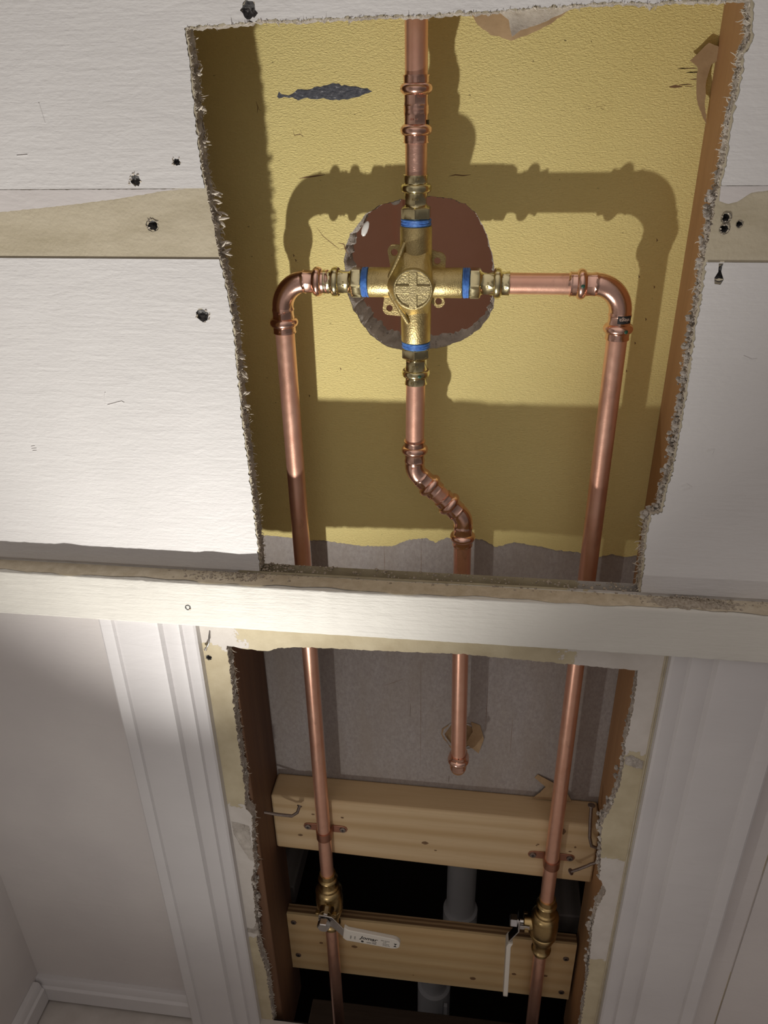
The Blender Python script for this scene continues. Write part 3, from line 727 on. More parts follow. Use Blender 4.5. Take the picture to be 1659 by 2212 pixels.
for x, z0, z1 in ((-55, -392, -436), (-54.5, -536, -700), (100, -400, -560), (-92, -396, -430), (47, -600, -668), (18, -560, -640)):
    stroke(mk, [(x, z0), (x+.2, (z0+z1)/2), (x, z1)], .35, YB0-.06)
stroke(mk, [(-96, -576), (-84, -570), (-70, -562)], .4, YB0-.06)
child('pencil_line', mk, 'wood_stain', W3)
rim = MB(); bowl(rim, -9, YB0+.5, -640, 17, 9, 161); child('hole_rim', rim, 'kraft_paper', W3, label='ragged pale rim where the pipe passes through')
tab = flap([(-3, -648), (12, -660), (17, -640), (12, -622), (2, -618), (4, -632)], YB0-1, 5, .5, 162); child('paper_flap', tab, 'kraft_paper', W3)
# loose scrap at the base of the board
sp = MB().extr([(76, -722.6), (121, -722.6), (115, -712), (103, -701), (80, -689), (77, -694), (90, -704), (84, -713)], 'Y', 0, .7)
sp.v = [Vector((v.x, YB0-7+5.5*((v.z+722.6)/33)+1.2*math.sin(v.x*.12)+v.y, v.z)) for v in sp.v]
tag(build('paper_scrap', sp, 'kraft_paper'), 'torn brown paper scrap leaning on the grey board at the back of the wood block', 'paper scrap')

# panel seen through the round hole
o = build('wall_behind', MB().box(-400, 320, 290, 300, -560, 90).box(-97.5, -91.5, 288, 290, -560, 90).box(-400, 320, YB0+TB, 290, -565, -560), 'brown_panel'); o['kind'] = 'structure'
# unseen box added under the bath to shut out light, coloured near black
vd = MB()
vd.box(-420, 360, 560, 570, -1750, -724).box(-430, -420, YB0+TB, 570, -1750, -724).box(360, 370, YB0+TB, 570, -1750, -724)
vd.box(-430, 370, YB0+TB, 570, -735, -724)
o = build('void_blackout_box', vd, 'painted_void_dark'); o['kind'] = 'structure'
o = build('void_blackout_floor', MB().box(-430, 370, 13, 570, -1770, -1750).box(-430, 370, -1, 13, -1770, -1085), 'painted_void_dark'); o['kind'] = 'structure'  # added floor and front apron, also shutting light out of the void

# ---------------------------------------------------------------- studs
def lumber(name, x0, x1, y0, y1, z0, z1, mat, label, bev=1.5, cat='stud', rough=0.):
    o = build(name, MB().box(x0, x1, y0, y1, z0, z1), mat, bevel=bev); return tag(o, label, cat)
lumber('wall_stud', -266, -228, TB+.3, YB0-.3, -1160, ZT, 'dark_stud', 'dark brown timber stud forming the left side of the opening')
rs = lumber('wall_stud', 151, 189, TB+.3, YB0-.3, -1160, ZT, 'stud_wood', 'orange brown timber stud forming the right side of the opening')
# ---------------------------------------------------------------- blocking
BF = 66.0
b1 = tag(build('wood_blocking', MB().add([(-227.5, BF, -812), (150.5, BF, -821), (150.5, YB0, -821), (-227.5, YB0, -812), (-227.5, BF, -723), (150.5, BF, -724.5), (150.5, YB0, -724.5), (-227.5, YB0, -723)],
     [(0, 3, 2, 1), (4, 5, 6, 7), (0, 1, 5, 4), (1, 2, 6, 5), (2, 3, 7, 6), (3, 0, 4, 7)]), 'pine', bevel=3), 'pale pine block across the bay carrying both pipe straps', 'wood block')
def knot(mb, x, y, z, rx, rz, seed):
    R = random.Random(seed); n = 16; vs = [(x, y-.25, z)]
    for i in range(n): th = 2*PI*i/n; vs.append((x+rx*R.uniform(.85, 1.15)*math.cos(th), y-.12, z+rz*R.uniform(.85, 1.15)*math.sin(th)))
    mb.add(vs, [(0, 1+i, 1+(i+1) % n) for i in range(n)])
kb = MB()
for i, (x, z, a, b) in enumerate([(-45.5, -779, 4.2, 2.6), (-33, -790, 1.6, 1.0), (-196, -786, 3.2, 1.8), (-178, -748, 2, 1.2), (-143, -749, 2, 1.3), (83, -765, 1.2, .8), (84.5, -763, 1.6, 1), (121, -770, 2, 1.0), (126, -762, 1.2, 1.6), (110, -738, 3.2, 5)]): kb = MB(); knot(kb, x, BF, z, a, b, 170+i); child('knot', kb, 'knot', b1)
P0, P1 = 73.0, 88.0
ply = thing('plywood_strip', 'wide plywood strip with layered top edge across the bay bottom', 'wood strip', (-39, P0, -1066))
def rel(mb, loc): mb.v = [v-Vector(loc) for v in mb.v]; return mb
build('face_board', rel(MB().box(-227.5, 147, P0, P0+3, -1066, -949.5), (-39, P0, -1066)), 'plywood_face', ply, label='pale pine veneer face')
build('board_core', rel(MB().box(-227.5, 147, P0+3, P1, -1066, -950), (-39, P0, -1066)), 'plywood_edge', ply, label='dark layered plywood edge')
kb = MB()
for i, (x, z, a, b) in enumerate([(-184, -1004, 2.6, 1.8), (-139, -1004, 4, 2.6), (73, -1024, 3, 2.4), (113, -1020, 3.2, 2.2), (-60, -1052, 1, .8), (20, -1044, 4, 3)]): kb = MB(); knot(kb, x, P0, z, a, b, 190+i); build('knot', rel(kb, (-39, P0, -1066)), 'wood_stain', ply)
tag(build('joist', MB().box(-262, -228, YB0+14, 420, -990, -955), 'grey_lumber', bevel=2), 'grey weathered timber running back behind the left ball valve', 'timber')
tag(build('joist', MB().box(118, 158, YB0+14, 420, -990, -955), 'grey_lumber', bevel=2), 'grey weathered timber running back behind the right ball valve', 'timber')
tag(build('bottom_plate', MB().box(-228, 150, 110, 150, -1320, -1272), 'dark_lumber', bevel=2), 'dark brown timber plate below the plywood strip at the bottom', 'timber')

# ---------------------------------------------------------------- screws and nails
def screw_local(t, r=4.0, hatch=True, mat='rusty_steel'):
    """head facing local -Y"""
    hd = MB().tube([(0, -1.1, 0), (0, -.9, 0), (0, .2, 0), (0, .8, 0)], [r*.78, r*.95, r, r*.8], 20); a = build('screw_head', hd, mat, t)
    c = MB().box(-r*.55, r*.55, -1.25, -1.05, -r*.13, r*.13).box(-r*.13, r*.13, -1.25, -1.05, -r*.55, r*.55); build('cross_slot', c, 'black_ink', a)
for x, z, lb in ((-219, -966, 'upper dark screw at the left end of the plywood strip'), (-217.5, -1036, 'lower dark screw at the left end of the plywood strip'),
             (136, -979, 'upper dark screw at the right end of the plywood strip'), (136.5, -1051, 'lower dark screw at the right end of the plywood strip')):
    t = thing('screw', lb, 'screw', (x, P0-.3, z), Matrix.Rotation(random.Random(x).uniform(0, 1), 3, 'Y'), 'screws fixing the plywood strip'); screw_local(t, 3.8)
def nail(name, pts, r, head_r, label, mat='rusty_steel', loc=None):
    c = Vector(pts[0]); t = thing(name, label, 'nail', c)
    P = [Vector(p)-c for p in pts]; build('shank', MB().tube(P, [r]*(len(P)-1)+[r*.8], 12), mat, t)
    d = (P[1]-P[0]).normalized(); build('nail_head', MB().tube([P[0]-d*1.0, P[0]-d*.8, P[0]+d*.3, P[0]+d*.8], [head_r*.85, head_r, head_r, r], 16), mat, t)
nail('nail', [(137, 66, -693), (137.3, 63, -710), (138.5, 58, -734), (141.5, 56, -745), (153, 55, -749)], 1.9, 4.0, 'upright bent nail driven into the right stud above the wood block')
nail('nail', [(122.5, 52, -786), (130, 50, -778), (139, 48, -768), (142, 48, -765), (153, 47, -757)], 1.7, 3.8, 'slanted nail sticking out of the right stud beside the right strap')
nail('nail', [(-191, 58, -727), (-192.5, 52, -731), (-198, 48, -732.5), (-212, 44, -727.5), (-230, 41, -722)], 1.8, 3.0, 'bent nail reaching from the left stud over the wood block')
nail('nail', [(-247.6, -3.6, -455.2), (-245.5, -4.0, -451.5), (-243.3, -4.0, -447.5), (-242.9, -2.5, -441), (-242.5, .5, -436)], .8, 1.6, 'small bent nail under the rail at the left drywall', 'steel')

# ---------------------------------------------------------------- plumbing
YP = 57.0; RP = 7.95; VX, VZ = -56.5, -130.2; XLr, XRr = -164.0, 100.3
def lathe_ring(mb, prof, seg=40, poly=None, amp=None, z0=0.):
    mb.tube([(0, 0, z0+z) for z, r in prof], [r for z, r in prof], seg, True, poly, amp)
def bead(z, r0, r1, h=3.0, n=10):
    return [(z-h*math.cos(PI*i/n), r0+(r1-r0)*.9*math.sin(PI*i/n)**.65) for i in range(n+1)]
def dot(t, z, y, mat='green_dot', ang=0.):
    d = MB(); blob(d, (0, 0, 0), 1.5, 5, (1, .35, .9), 12, .05); q = Matrix.Rotation(ang, 4, 'Z')
    d.v = [q @ (v+Vector((0, -y, z))) for v in d.v]; build('green_dot', d, mat, t, label='green press indicator dot')
def marks(t, z, r, ang, n=4, seed=0):
    """tiny raised stamped strokes round a collar"""
    mb = MB(); R = random.Random(seed)
    for i in range(n):
        a = ang+(i-(n-1)/2)*.17; w = .28; h = R.uniform(1.0, 1.7)
        for dx, dz, ww, hh in ((0, 0, w, h), (R.choice((-.5, .5)), R.uniform(-.4, .4), .5, w)):
            b = MB().box(-ww/2+dx, ww/2+dx, -r-.12, -r+.4, z+dz-hh/2, z+dz+hh/2); b.xf(Matrix.Rotation(a, 4, 'Z')); mb.add(b.v, b.f)
    return mb

def pipe(label, pts, sanded=None, name='copper_pipe', r=RP):
    pts = [Vector(p) for p in pts]; c = min(pts, key=lambda p: p.z)
    P = []
    for a, b in zip(pts, pts[1:]):
        k = max(2, int((b-a).length/25))
        P += [a.lerp(b, i/k) for i in range(k)]
    P.append(pts[-1])
    mb = MB().tube(P, r, 40)
    o = build(name, mb, sanded or 'copper_pipe'); return tag(o, label, 'pipe')

def adapter(loc, d, label, green=False, hexrot=0.):
    """z=0 at the valve port, z=35 at the pipe side"""
    rot = rotto(d, (0, -1, 0))
    t = thing('press_adapter', label, 'fitting', loc, rot, 'brass press adapters on the mixing valve')
    hx = MB(); lathe_ring(hx, [(4.6, 10.2), (5.2, 11.4), (5.9, 12.2), (12.2, 12.2), (13.2, 11.2), (13.6, 9.8)], 48, [6]*6, [.3, .8, 1, 1, .8, .2]); build('hex_nut', hx, 'brass_adapter', t)
    br = MB(); pr = [(13.2, 9.6), (14.5, 8.9), (16, 8.65), (19, 8.7), (21.5, 9.2), (23.0, 9.3)]+bead(26.2, 9.4, 11.9, 2.9)+[(29.6, 9.2), (31, 9.1), (34.6, 9.5), (35.3, 9.6), (35.3, 8.1)]
    am = [0, .5, .8, .8, .5, .15]+[.12]*11+[.5, .7, .4, .1, 0]; lathe_ring(br, pr, 48, [6]*len(pr), am); b = build('barrel', br, 'brass_adapter', t)
    mk_ = marks(t, 19, 8.9, 0, 4, int(loc[0])); mq = marks(t, 32.6, 9.4, .1, 4, int(loc[2])); mk_.add(mq.v, mq.f); build('stamped_marking', mk_, 'brass_adapter', b)
    sl = MB(); R = random.Random(int(loc[0]*7+loc[2]))
    for k in range(4):
        z = .7+k*1.15; n = 40; tl = R.uniform(-.05, .05)
        sl.tube([((10.6+R.uniform(-.15, .15))*math.cos(2*PI*i/n), (10.6)*math.sin(2*PI*i/n), z+tl*10*math.cos(2*PI*i/n)) for i in range(n+1)], .85, 8, False)
    lathe_ring(sl, [(-.5, 9.6), (5, 9.6)], 30); build('thread_sealant', sl, 'blue_sealant', t, label='blue sealing cord on the thread')
    if green: dot(t, 26.2, 11.6, ang=-.35)
    return t
PORT = 44.5
adapter((VX, YP, VZ+42), (0, 0, 1), 'brass press adapter with blue sealant on top of the mixing valve')
adapter((VX, YP, VZ-46.2), (0, 0, -1), 'brass press adapter with green dot and blue sealant under the mixing valve', True)
adapter((VX-37.2, YP, VZ), (-1, 0, 0), 'brass press adapter with blue sealant left of the mixing valve')
adapter((VX+36.5, YP, VZ), (1, 0, 0), 'brass press adapter with blue sealant right of the mixing valve')

# mixing valve -----------------------------------------------------------
mv = thing('mixing_valve', 'cast brass shower mixing valve with cross-ribbed round cap in front of the hole', 'valve', (VX, YP, VZ))
vb = MB()
def port(d, L, r0, r1):
    d = Vector(d); prof = [(0, r0), (L*.55, r0), (L-1.0, r1), (L-.3, r1-.3), (L, r1-1.0)]
    vb.tube([d*a for a, r in prof], [r for a, r in prof], 40)
port((0, 0, 1), 42, 12.3, 12.1); port((0, 0, -1), 46, 12.0, 11.6); port((-1, 0, 0), 37, 11.4, 11.4); port((1, 0, 0), 36.3, 11.4, 11.4)
# diamond shaped boss behind the cap
import bmesh
def hull(points):
    bm = bmesh.new()
    for p in points: bm.verts.new(p)
    bmesh.ops.convex_hull(bm, input=bm.verts); bmesh.ops.delete(bm, geom=[v for v in bm.verts if not v.link_faces], context='VERTS')
    bm.verts.index_update(); r = MB().add([v.co.copy() for v in bm.verts], [tuple(v.index for v in f.verts) for f in bm.faces]); bm.free(); return r
pp = [(math.cos(2*PI*i/28)*15.2, -21, math.sin(2*PI*i/28)*15.2) for i in range(28)]
def rnd(pts, y):
    out = []
    for (x, z) in pts:
        for a in range(8): out.append((x+2.2*math.cos(a*PI/4), y, z+2.2*math.sin(a*PI/4)))
    return out
pp += rnd([(-22.5, 0), (-9, 26), (8, 25), (11, 0), (8, -22), (-5, -25)], -5.5)+rnd([(-19, 0), (-9, 20), (9, 20), (10, 0), (8, -18), (-6, -20)], 6)
h = hull(pp); vb.add(h.v, h.f)
bb = build('valve_body', vb, 'brass_cast', mv, angle=40)
# raised web along the left of the boss
rb = MB().tube([(-7.5, -8.5, 31), (-10, -10, 25), (-18, -8.5, 8), (-21.5, -7.5, 0), (-18, -8.5, -8), (-9, -11, -22), (-5, -11.5, -29)], [1.6, 2.2, 2.4, 2.6, 2.4, 2.4, 1.6], 12)
build('casting_rib', rb, 'brass_cast', mv)
cp = MB().tube([(0, -19, 0), (0, -24.6, 0), (0, -25.6, 0), (0, -25.9, 0), (0, -25.9, 0), (0, -24.9, 0), (0, -24.8, 0)], [15.4, 15.2, 14.7, 14.2, 13.5, 12.9, 5.0], 48, axis=(0, -1, 0))
cap = build('valve_cap', cp, 'brass_cap', mv, angle=30, label='matt brass cap with a cross')
a_, w_ = 13.3, 3.1
plus = [(-a_, -w_), (-w_, -w_), (-w_, -a_), (w_, -a_), (w_, -w_), (a_, -w_), (a_, w_), (w_, w_), (w_, a_), (-w_, a_), (-w_, w_), (-a_, w_)]
build('cross_rib', MB().extr(plus, 'Y', -25.95, -24.5), 'brass_cap', cap, bevel=.45)
def lug(pts, hx, hz, y, name='mounting_lug'):
    hole = [(hx+2.6*math.cos(2*PI*i/20), hz+2.6*math.sin(2*PI*i/20)) for i in range(20)]
    mb = sheet(pts, [hole], y, y+3); n = len(pts)
    # side walls
    for lp in (pts, hole):
        m_ = len(lp); mb.add([(x, y, z) for x, z in lp]+[(x, y+3, z) for x, z in lp], [(i, (i+1) % m_, (i+1) % m_+m_, i+m_) for i in range(m_)])
    return build(name, mb, 'brass_cast', mv, angle=30)
def arcp(cx_, cz_, r, a0, a1, n=8): return [(cx_+r*math.cos(math.radians(a0+(a1-a0)*i/n)), cz_+r*math.sin(math.radians(a0+(a1-a0)*i/n))) for i in range(n+1)]
lug([(8, 8), (22, 8)]+arcp(17, 16.5, 5.6, -10, 100)+[(9, 25)], 16.0, 15.6, 4)
lug([(-8, -8), (-9, -27)]+arcp(-21.5, -21.0, 5.2, 250, 160)+[(-25, -10)], -21.3, -20.6, 2)
lug([(8, -8), (19, -8)]+arcp(17.6, -15.5, 4.8, 0, -110)+[(8, -14)], 17.5, -15.2, 4)
lug([(-8, 8), (-8, 27)]+arcp(-17.5, 22.5, 5.0, 100, 190)+[(-20, 8)], -17.3, 21.6, 5)

# fittings -----------------------------------------------------------------
def fit_radius(s, total, coup=False):
    """radius and hex strength of a press socket at distance s from its open end"""
    if s < 1: return 9.3, 0
    if s < 4.9: return 9.35, .35
    if s < 11.7: return 9.35+2.25*math.sin(PI*(s-4.9)/6.8)**.6, .1
    if s < 18.5: return 9.35-.35*math.sin(PI*(s-11.7)/6.8), .65
    if s < 21: return 9.3-(s-18.5)/2.5*.75, .2
    return 8.55, 0
def sample_path(pts_fn, total, step=.6):
    n = int(total/step); return [pts_fn(total*i/n) for i in range(n+1)], [total*i/n for i in range(n+1)]
def elbow_path(c, d0, d1, e0, e1, Rb):
    """corner c, unit dirs d0/d1 to the open ends, lengths e0/e1, centreline radius Rb"""
    c = Vector(c); d0 = Vector(d0).normalized(); d1 = Vector(d1).normalized()
    ang = PI-d0.angle(d1); tl = Rb*math.tan(ang/2)
    a = c+d0*tl; b = c+d1*tl; bis = (d0+d1).normalized(); O = c+bis*(Rb/math.cos(ang/2)); arc = Rb*ang
    ua = (a-O).normalized(); ax = ua.cross((b-O)).normalized()
    l0 = e0-tl; l1 = e1-tl; tot = l0+arc+l1
    def f(s):
        if s <= l0: return c+d0*(e0-s)
        if s >= l0+arc: return c+d1*(tl+(s-l0-arc))
        return O+Matrix.Rotation((s-l0)/Rb, 3, ax) @ (a-O)
    return f, tot
def fitting(name, label, cat, c, d0, d1, e0, e1, Rb, group, mat='copper_fitting', single=False):
    c = Vector(c); f, tot = elbow_path((0, 0, 0), d0, d1, e0, e1, Rb)
    P, ss = sample_path(f, tot); rr = []; am = []
    for s in ss:
        r1, a1 = fit_radius(s, tot); r2, a2 = fit_radius(tot-s, tot); 
        rr.append(max(r1, r2) if max(r1, r2) > 8.7 or min(s, tot-s) > 21 else (r1 if s < tot/2 else r2)); am.append(a1 if s < tot/2 else a2)
    t = thing(name, label, cat, c, None, group)
    return t, P, rr, am
def finish(t, P, rr, am, nm='fitting_body', mat='copper_fitting'):
    P2 = [P[0]]+P+[P[-1]]
    mb = MB().tube([P[0]]+P+[P[-1]], [8.05]+rr+[8.05], 40, True, [6]*len(P2), [0]+am+[0])
    return build(nm, mb, mat, t)
G90 = 'ninety degree press elbows'; G45 = 'forty five degree press elbows'
t, P, rr, am = fitting('press_elbow', 'upper left copper press elbow joining valve arm and left riser', 'fitting', (XLr, YP, VZ), (1, 0, 0), (0, 0, -1), 38, 41, 21, G90)
b = finish(t, P, rr, am)
mk_ = MB()
for z, r_, a in ((-24, 9.2, .1), (-38.5, 9.35, 0)):
    q = marks(t, z, r_, a, 4, 3); mk_.add(q.v, q.f)
build('stamped_marking', mk_, 'copper_fitting', b)
t, P, rr, am = fitting('press_elbow', 'upper right copper press elbow with small black label', 'fitting', (XRr, YP, VZ), (-1, 0, 0), (0, 0, -1), 39.5, 41.5, 21, G90)
b = finish(t, P, rr, am)
# black label, lettering upside down
lbm = MB(); n = 14; r_ = 9.62
for i in range(n+1):
    a = math.radians(-16+66*i/n)
    for z in (-21.6, -27.6): lbm.v.append(Vector((r_*math.sin(a), -r_*math.cos(a), z)))
lbm.f = [(2*i, 2*i+1, 2*i+3, 2*i+2) for i in range(n)]
lab = build('printed_label', lbm, 'black_ink', t, label='black rectangle with upside-down pale lettering')
mrot = Matrix.Translation((0, 0, -24.7)) @ Matrix.Rotation(math.radians(16), 4, 'Z') 
textmesh('viega', 4.3, 'pale_ink', 'lettering', lab, mrot.to_4x4() @ Matrix.Diagonal((-1, 1, -1, 1)), bendr=9.68, extrude=.04, bold=.0)
def greendot(t, pos, nrm):
    d = MB(); blob(d, (0, 0, 0), 1.5, 6, (1, .35, 1), 12, .05); q = rotto((0, 0, 1), nrm) if abs(nrm[2]) < .9 else Matrix.Identity(3)
    d.v = [q @ v+Vector(pos) for v in d.v]; build('green_dot', d, 'green_dot', t, label='green press indicator dot')
greendot(t, (4.6, -10.7, -33.3), (.4, -1, 0)); greendot(t, (-31, -11.6, .8), (0, -1, 0))
C1 = (-57.3, YP, -292); C2 = (-13.6, YP, -336)
dg = (Vector(C2)-Vector(C1)).normalized()
t, P, rr, am = fitting('press_elbow', 'upper of two angled copper press elbows in the centre drop', 'fitting', C1, (0, 0, 1), dg, 29, 27, 14, G45); b = finish(t, P, rr, am)
q = marks(t, 6, 9.3, 0, 4, 9); build('stamped_marking', q, 'copper_fitting', b)
t, P, rr, am = fitting('press_elbow', 'lower of two angled copper press elbows in the centre drop', 'fitting', C2, -dg, (0, 0, -1), 27, 28, 14, G45); finish(t, P, rr, am)
t, P, rr, am = fitting('press_elbow', 'small copper elbow turning into the wall at the bottom of the centre drop', 'fitting', (-10, YP, -650), (0, 0, 1), (0, 1, 0), 27, 30, 12, G90); finish(t, P, rr, am)
t, P, rr, am = fitting('press_coupling', 'straight copper press coupling with two beads above the mixing valve', 'fitting', (VX, YP, -10.6), (0, 0, 1), (0, 0, -1), 21.3, 21.3, 10, None); 
n = 70; ss = [42.6*i/n for i in range(n+1)]; P = [Vector((0, 0, 21.3-s)) for s in ss]; rr = []; am = []
for s in ss:
    q = min(s, 42.6-s); r1, a1 = fit_radius(q, 0); rr.append(max(r1, 9.1)); am.append(a1)
b = finish(t, P, rr, am)
mk_ = MB()
for z, a in ((17.5, 0), (-18.5, 0), (8, .5), (0, .1), (-6, -.1)):
    q = marks(t, z, 9.38, a, 4, int(z)); mk_.add(q.v, q.f)
build('stamped_marking', mk_, 'copper_fitting', b)
lb2 = MB()
for i in range(5):
    a = math.radians(60+24*i/4)
    for z in (-6.5, -10.5): lb2.v.append(Vector((9.3*math.sin(a), -9.3*math.cos(a), z)))
lb2.f = [(2*i, 2*i+1, 2*i+3, 2*i+2) for i in range(4)]; build('printed_label', lb2, 'black_ink', t)

# pipes --------------------------------------------------------------------
pipe('short copper pipe rising out of the top of the opening', [(VX, YP, 5), (VX, YP, 330)])
pipe('short sanded copper pipe between coupling and valve top', [(VX, YP, -60), (VX, YP, -27)], 'copper_sanded')
pipe('horizontal copper pipe from the valve to the right elbow', [(6, YP, VZ), (66, YP, VZ)])
pipe('short copper stub between left adapter and left elbow', [(-131, YP, VZ), (-122, YP, VZ)])
pipe('copper pipe dropping from the valve to the angled elbows', [(VX, YP, -204), (VX-.8, YP, -268)])
v1 = Vector(C1)+dg*22; v2 = Vector(C2)-dg*22; pipe('short slanted copper pipe between the two angled elbows', [v1, v2])
pipe('centre copper drop pipe running down behind the rail to the wall', [(C2[0], YP, -358), (-10, YP, -628)])
pipe('left long copper riser pipe above the left ball valve', [(XLr, YP, -165), (XLr, YP, -842)])
pipe('right long copper riser pipe above the right ball valve', [(XRr, YP, -165), (XRr, YP, -847)])
pipe('left copper pipe below the ball valve with the horizontal lever', [(XLr, YP, -938), (XLr, YP, -1215)])
pipe('right copper pipe below the ball valve with the hanging lever', [(XRr, YP, -945), (XRr+1.5, YP, -1215)])
# straps -------------------------------------------------------------------
def strap(x, z, label):
    t = thing('pipe_strap', label, 'pipe strap', (x, BF, z))
    ys = YP-BF
    mb = MB(); H = 6.0; ro, ri = 9.3, 8.1; n = 22; prof_o = []; prof_i = []
    for i in range(n+1):
        a = PI*i/n; prof_o.append((ro*math.cos(a), ys-ro*math.sin(a))); prof_i.append((ri*math.cos(a), ys-ri*math.sin(a)))
    o_ = [(ro, -1.2)]+prof_o+[(-ro, -1.2)]; i_ = [(ri, 0)]+prof_i+[(-ri, 0)]
    o_ = [(ro, -1.3)]+prof_o+[(-ro, -1.3)]; i_ = [(ri, -.1)]+prof_i+[(-ri, -.1)]
    k = len(o_)
    for hz in (-H, H):
        mb.v += [Vector((a, b_, hz)) for a, b_ in o_]+[Vector((a, b_, hz)) for a, b_ in i_]
    for i in range(k-1):
        mb.f += [(i, i+1, i+1+2*k, i+2*k), (i+k, i+k+2*k, i+1+3*k, i+1+k), (i, i+k, i+1+k, i+1), (i+2*k, i+1+2*k, i+1+3*k, i+3*k)]
    build('strap_band', mb, 'old_copper', t)
    for s_ in (-1, 1):
        pts = [(s_*8.0, -5.6), (s_*8.0, 5.6), (s_*20, 5.2)]+[(s_*(21.5+5.0*math.sin(math.radians(q))), 5.0*math.cos(math.radians(q))) for q in (20, 50, 90, 130, 160)]+[(s_*20, -5.2)]
        ear = build('strap_ear', MB().extr(pts, 'Y', -1.4, -.1), 'old_copper', t, bevel=.3)
        hd = MB().box(s_*21-1.9, s_*21+1.9, -3.15, -2.9, -.4, .4).box(s_*21-.4, s_*21+.4, -3.15, -2.9, -1.9, 1.9); build('cross_slot', hd, 'black_ink', ear)
        hd = MB().tube([(s_*21, -3.0, 0), (s_*21, -2.8, 0), (s_*21, -1.3, 0)], [2.6, 3.6, 4.0], 20); sh = build('screw_head', hd, 'rusty_steel', t)
strap(XLr, -768, 'two-hole copper strap holding the left riser to the wood block'); strap(XRr+.3, -779.5, 'two-hole copper strap holding the right riser to the wood block')

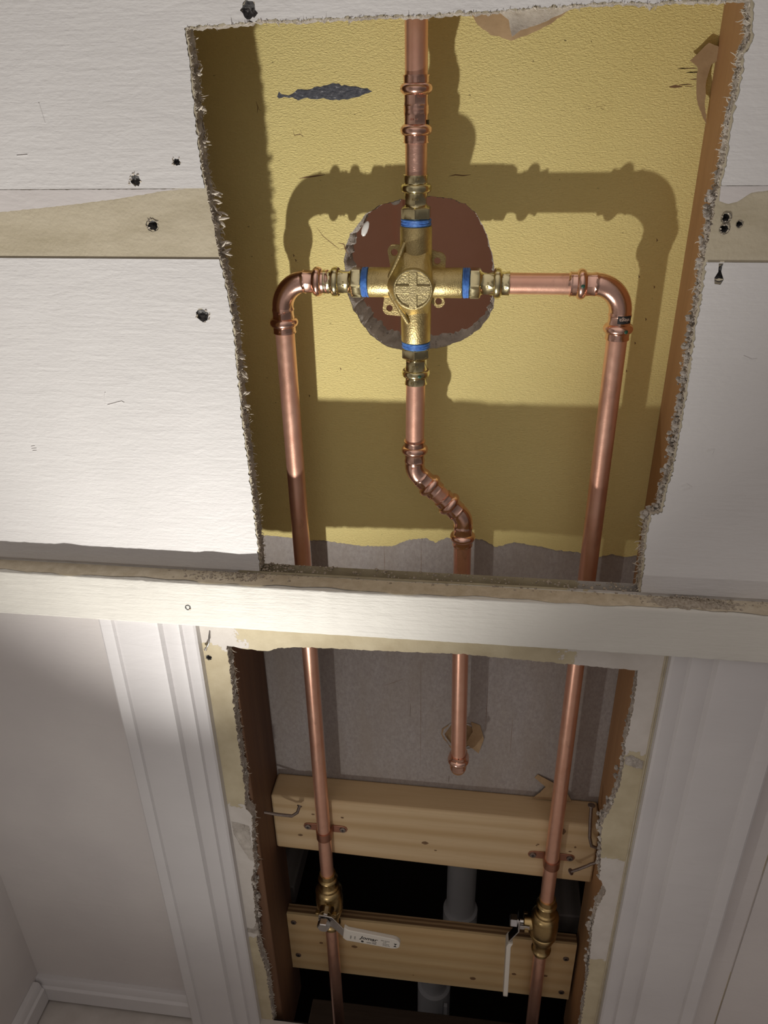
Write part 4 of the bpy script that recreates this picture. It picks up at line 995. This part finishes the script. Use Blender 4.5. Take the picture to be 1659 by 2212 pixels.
# ball valves --------------------------------------------------------------
def ball_valve(x, z, rot, lever, label, text=False, glen=60):
    """z = top of the valve; body hangs 104 mm down; stem points to local -Y; lever angle about the stem"""
    t = thing('ball_valve', label, 'valve', (x, YP, z), Matrix.Rotation(rot, 3, 'Z'), 'quarter turn ball valves at the riser bottoms')
    pr = [(0, 8.1), (-.2, 9.6), (-4.5, 9.8)]+[(-4.6+zz-3, rr_) for zz, rr_ in [(-0, 9.9), (-1, 11.4), (-2.6, 12.2), (-4.2, 11.4), (-5.2, 9.9)]]
    pr += [(-15, 9.6), (-21, 9.8), (-23, 10.6), (-24, 12.6), (-27, 13.0), (-28, 14.6), (-31, 16.2), (-33, 16.6), (-34, 15.4), (-36, 15.2), (-38, 16.2), (-48, 17.0), (-60, 16.6), (-62, 15.4), (-63, 16.4), (-66, 16.4), (-67.5, 14.8), (-74, 14.0), (-80, 12.6), (-82, 10.4), (-85, 9.8), (-92, 9.7)]
    pr += [(-93.5, 10.2), (-95.5, 12), (-97.5, 12), (-99.5, 10), (-103.5, 9.8), (-104, 8.1)]
    body = build('valve_body', MB().tube([(0, 0, a) for a, r_ in pr], [r_ for a, r_ in pr], 40), 'brass_dark', t)
    zc = -48
    bo = MB().tube([(0, -10, zc), (0, -24, zc), (0, -25, zc)], [9.5, 8.2, 7.2], 28).box(-13, -9, -24, -19, zc-2, zc+2).box(9, 13, -24, -19, zc-2, zc+2).box(-10, 10, -23.6, -19.4, zc-1.5, zc+1.5)
    build('bonnet', bo, 'brass_dark', t, bevel=.4)
    st = MB().tube([(0, -24, zc), (0, -40, zc)], [4.2, 4.2], 20); build('stem', st, 'steel', t)
    nt = MB().tube([(0, -32.4, zc), (0, -33, zc), (0, -40, zc), (0, -41, zc)], [7.2, 7.8, 7.8, 6.6], 36, True, [6]*4, [1, 1, 1, .6]); build('stem_nut', nt, 'steel', t)
    q = Matrix.Translation((0, 0, zc)) @ Matrix.Rotation(lever, 4, 'Y')
    hb = MB(); path = [(-8, -29.5), (8, -29.5), (11, -31), (24, -39.5), (27, -40.5), (92, -40.5)]; W = [9, 9, 8, 7, 7, 5]
    for (a, y), w in zip(path, W): hb.v += [Vector((a, y, -w)), Vector((a, y, w)), Vector((a, y-1.8, w)), Vector((a, y-1.8, -w))]
    for i in range(len(path)-1):
        for j in range(4): hb.f.append((4*i+j, 4*i+(j+1) % 4, 4*i+4+(j+1) % 4, 4*i+4+j))
    hb.f += [(0, 1, 2, 3), (20, 21, 22, 23)]
    hb.box(-2.5, 2.5, -29.5, -18, 9.0, 10.6)
    ha = build('lever', hb.xf(q), 'steel', t, bevel=.3)
    g_ = MB(); ex = glen-60
    st_ = [(25, 10.0, 2.4), (30, 10.3, 0), (36, 10, 0), (84+ex, 9.4, 0), (88+ex, 8.7, 0), (91+ex, 7.2, 0), (93.2+ex, 4.8, 0), (94+ex, 2.4, 0)]
    for x_, w_, dy in st_: g_.v += [Vector((x_, -44.2+dy, -w_)), Vector((x_, -44.2+dy, w_)), Vector((x_, -38.6+dy, w_)), Vector((x_, -38.6+dy, -w_))]
    for i in range(len(st_)-1):
        for j in range(4): g_.f.append((4*i+j, 4*i+(j+1) % 4, 4*i+4+(j+1) % 4, 4*i+4+j))
    g_.f += [(0, 1, 2, 3), tuple(4*(len(st_)-1)+j for j in (3, 2, 1, 0))]
    gr = build('lever_grip', g_.xf(q), 'white_vinyl', ha, bevel=1.4, label='white vinyl sleeve')
    if text:
        def T(body, size, px, pz, rotz=0., **k):
            mt = q @ Matrix.Translation((px, -44.25, pz)) @ Matrix.Rotation(rotz, 4, 'Y')
            textmesh(body, size, 'black_ink', 'lettering', gr, mt, extrude=.05, **k)
        T('Jomar', 7.6, 56, 1.4, bold=.16, shear=.25, xs=1.12); T('VALVE', 2.0, 63, -3.0, bold=.04)
        T('LEAD FREE', 2.5, 60, -5.9, bold=.03); T('600 WOG', 2.4, 76, 3.0); T('1/2"', 3.0, 76, 0.2); T('150 SWP', 2.2, 77, -3.0); T('CW617N', 2.2, 78, -5.6)
        T('OPEN', 2.4, 34.5, -1.5, PI/2); T('SHUT', 2.4, 39.5, -1.5, PI/2)
        build('printed_symbol', MB().tube([(49.0, -44.2, -5.6), (49.0, -44.32, -5.6)], [1.7, 1.7], 20).xf(q), 'black_ink', gr)
        for s_ in (1, -1): build('printed_symbol', MB().extr([(86.5, 1.6 if s_ > 0 else -4.5), (90.5, 1.6 if s_ > 0 else -4.5), (88.5, -1.2 if s_ > 0 else -1.8)], 'Y', -44.32, -44.2).xf(q), 'black_ink', gr)
    return t
ball_valve(XLr+.4, -837, math.radians(0), math.radians(7), 'brass ball valve on the left riser with its white lever turned sideways', True)
ball_valve(XRr+.6, -843, math.radians(-90), math.radians(90-15), 'brass ball valve on the right riser with its white lever hanging down', False, 74)

# drain pipe behind the plywood ----------------------------------------------
dt = thing('drain_pipe', 'white plastic drain pipe in the dark space behind the wood strips', 'pipe', (-1, 300, -1560))
build('straight_pipe', MB().tube([(0, 0, 790), (0, 0, 320)], 24, 40), 'pvc', dt)
build('hub', MB().tube([(0, 0, 338), (0, 0, 336), (0, 0, 306), (0, 0, 302)], [25, 29, 29, 26], 40), 'pvc', dt)
build('offset_pipe', MB().tube([(0, 0, 320), (0, 0, 290), (-8, 0, 250), (-32, 0, 190), (-42, 0, 150), (-42, 0, 100)], 24, 36), 'pvc', dt)
build('coupling', MB().tube([(-42, 0, 112), (-42, 0, 110), (-42, 0, 0), (-42, 0, -2)], [25, 30, 30, 25], 40).box(-22, -16, -33, -26, 60, 100), 'pvc', dt)

# debris ---------------------------------------------------------------------
db = MB(); R = random.Random(500)
for i in range(1500):
    zone = R.random()
    if zone < .33: x = R.gauss(-205, 28); y = R.uniform(-15, 1) if x < -188 else R.uniform(-12, TB)
    elif zone < .60: x = R.uniform(-250, 165); y = R.uniform(-6, TB-.5) if -186 < x < 133 else R.uniform(-13, -2)
    else: x = R.gauss(176, 26); y = R.uniform(-16, -1.5) if x > 134 else R.uniform(-16, TB)
    if x < -270 or x > 236: continue
    inside = -186 < x < 133
    if not inside: y = min(y, -2.2)
    zz = -369.9 if y < 0 else -367.4
    hgt = max(0, 1-abs(x-176)/40)*3.6*(1-abs(y+7)/14) if x > 130 else max(0, 1-abs(x+205)/35)*1.3
    r = abs(R.gauss(0, .55))+.22
    blob(db, (x, y, zz+R.uniform(0, max(hgt, .25))+r*.3), min(r, 2.2), 3000+i, (1, 1, .7), 5, .4)
tag(build('plaster_debris', db, 'plaster_dust'), 'loose grey plaster crumbs and dust lying along the top of the white rail', 'debris', kind='stuff')
pile = MB(); N = 60; K = 12
for i in range(N+1):
    w0 = -17.5+6*abs(2*i/N-1)**3+1.2*math.sin(i*.7)+.7*math.sin(i*1.9)
    for k in range(K+1):
        x = 126+104*i/N+R.uniform(-.4, .4); y = w0+(-2.2-w0)*k/K+R.uniform(-.3, .3)
        e_ = max(0, math.sin(PI*i/N))**.7*max(0, math.sin(PI*min(1, .12+k/K*.9)))**.7; hh = e_*(1.0+2.2*math.exp(-((x-168)/20)**2)+.5*math.sin(x*.5)*math.sin(y))+R.uniform(0, .9)*e_
        if k in (0,) or i in (0, N): hh = -.2
        pile.v.append(Vector((x, y, -370.1+hh)))
for i in range(N):
    for k in range(K): a = i*(K+1)+k; pile.f.append((a, a+1, a+K+2, a+K+1))
tag(build('dust_pile', pile, 'plaster_dust'), 'low heap of brown dust on the right part of the white rail', 'debris', kind='stuff')
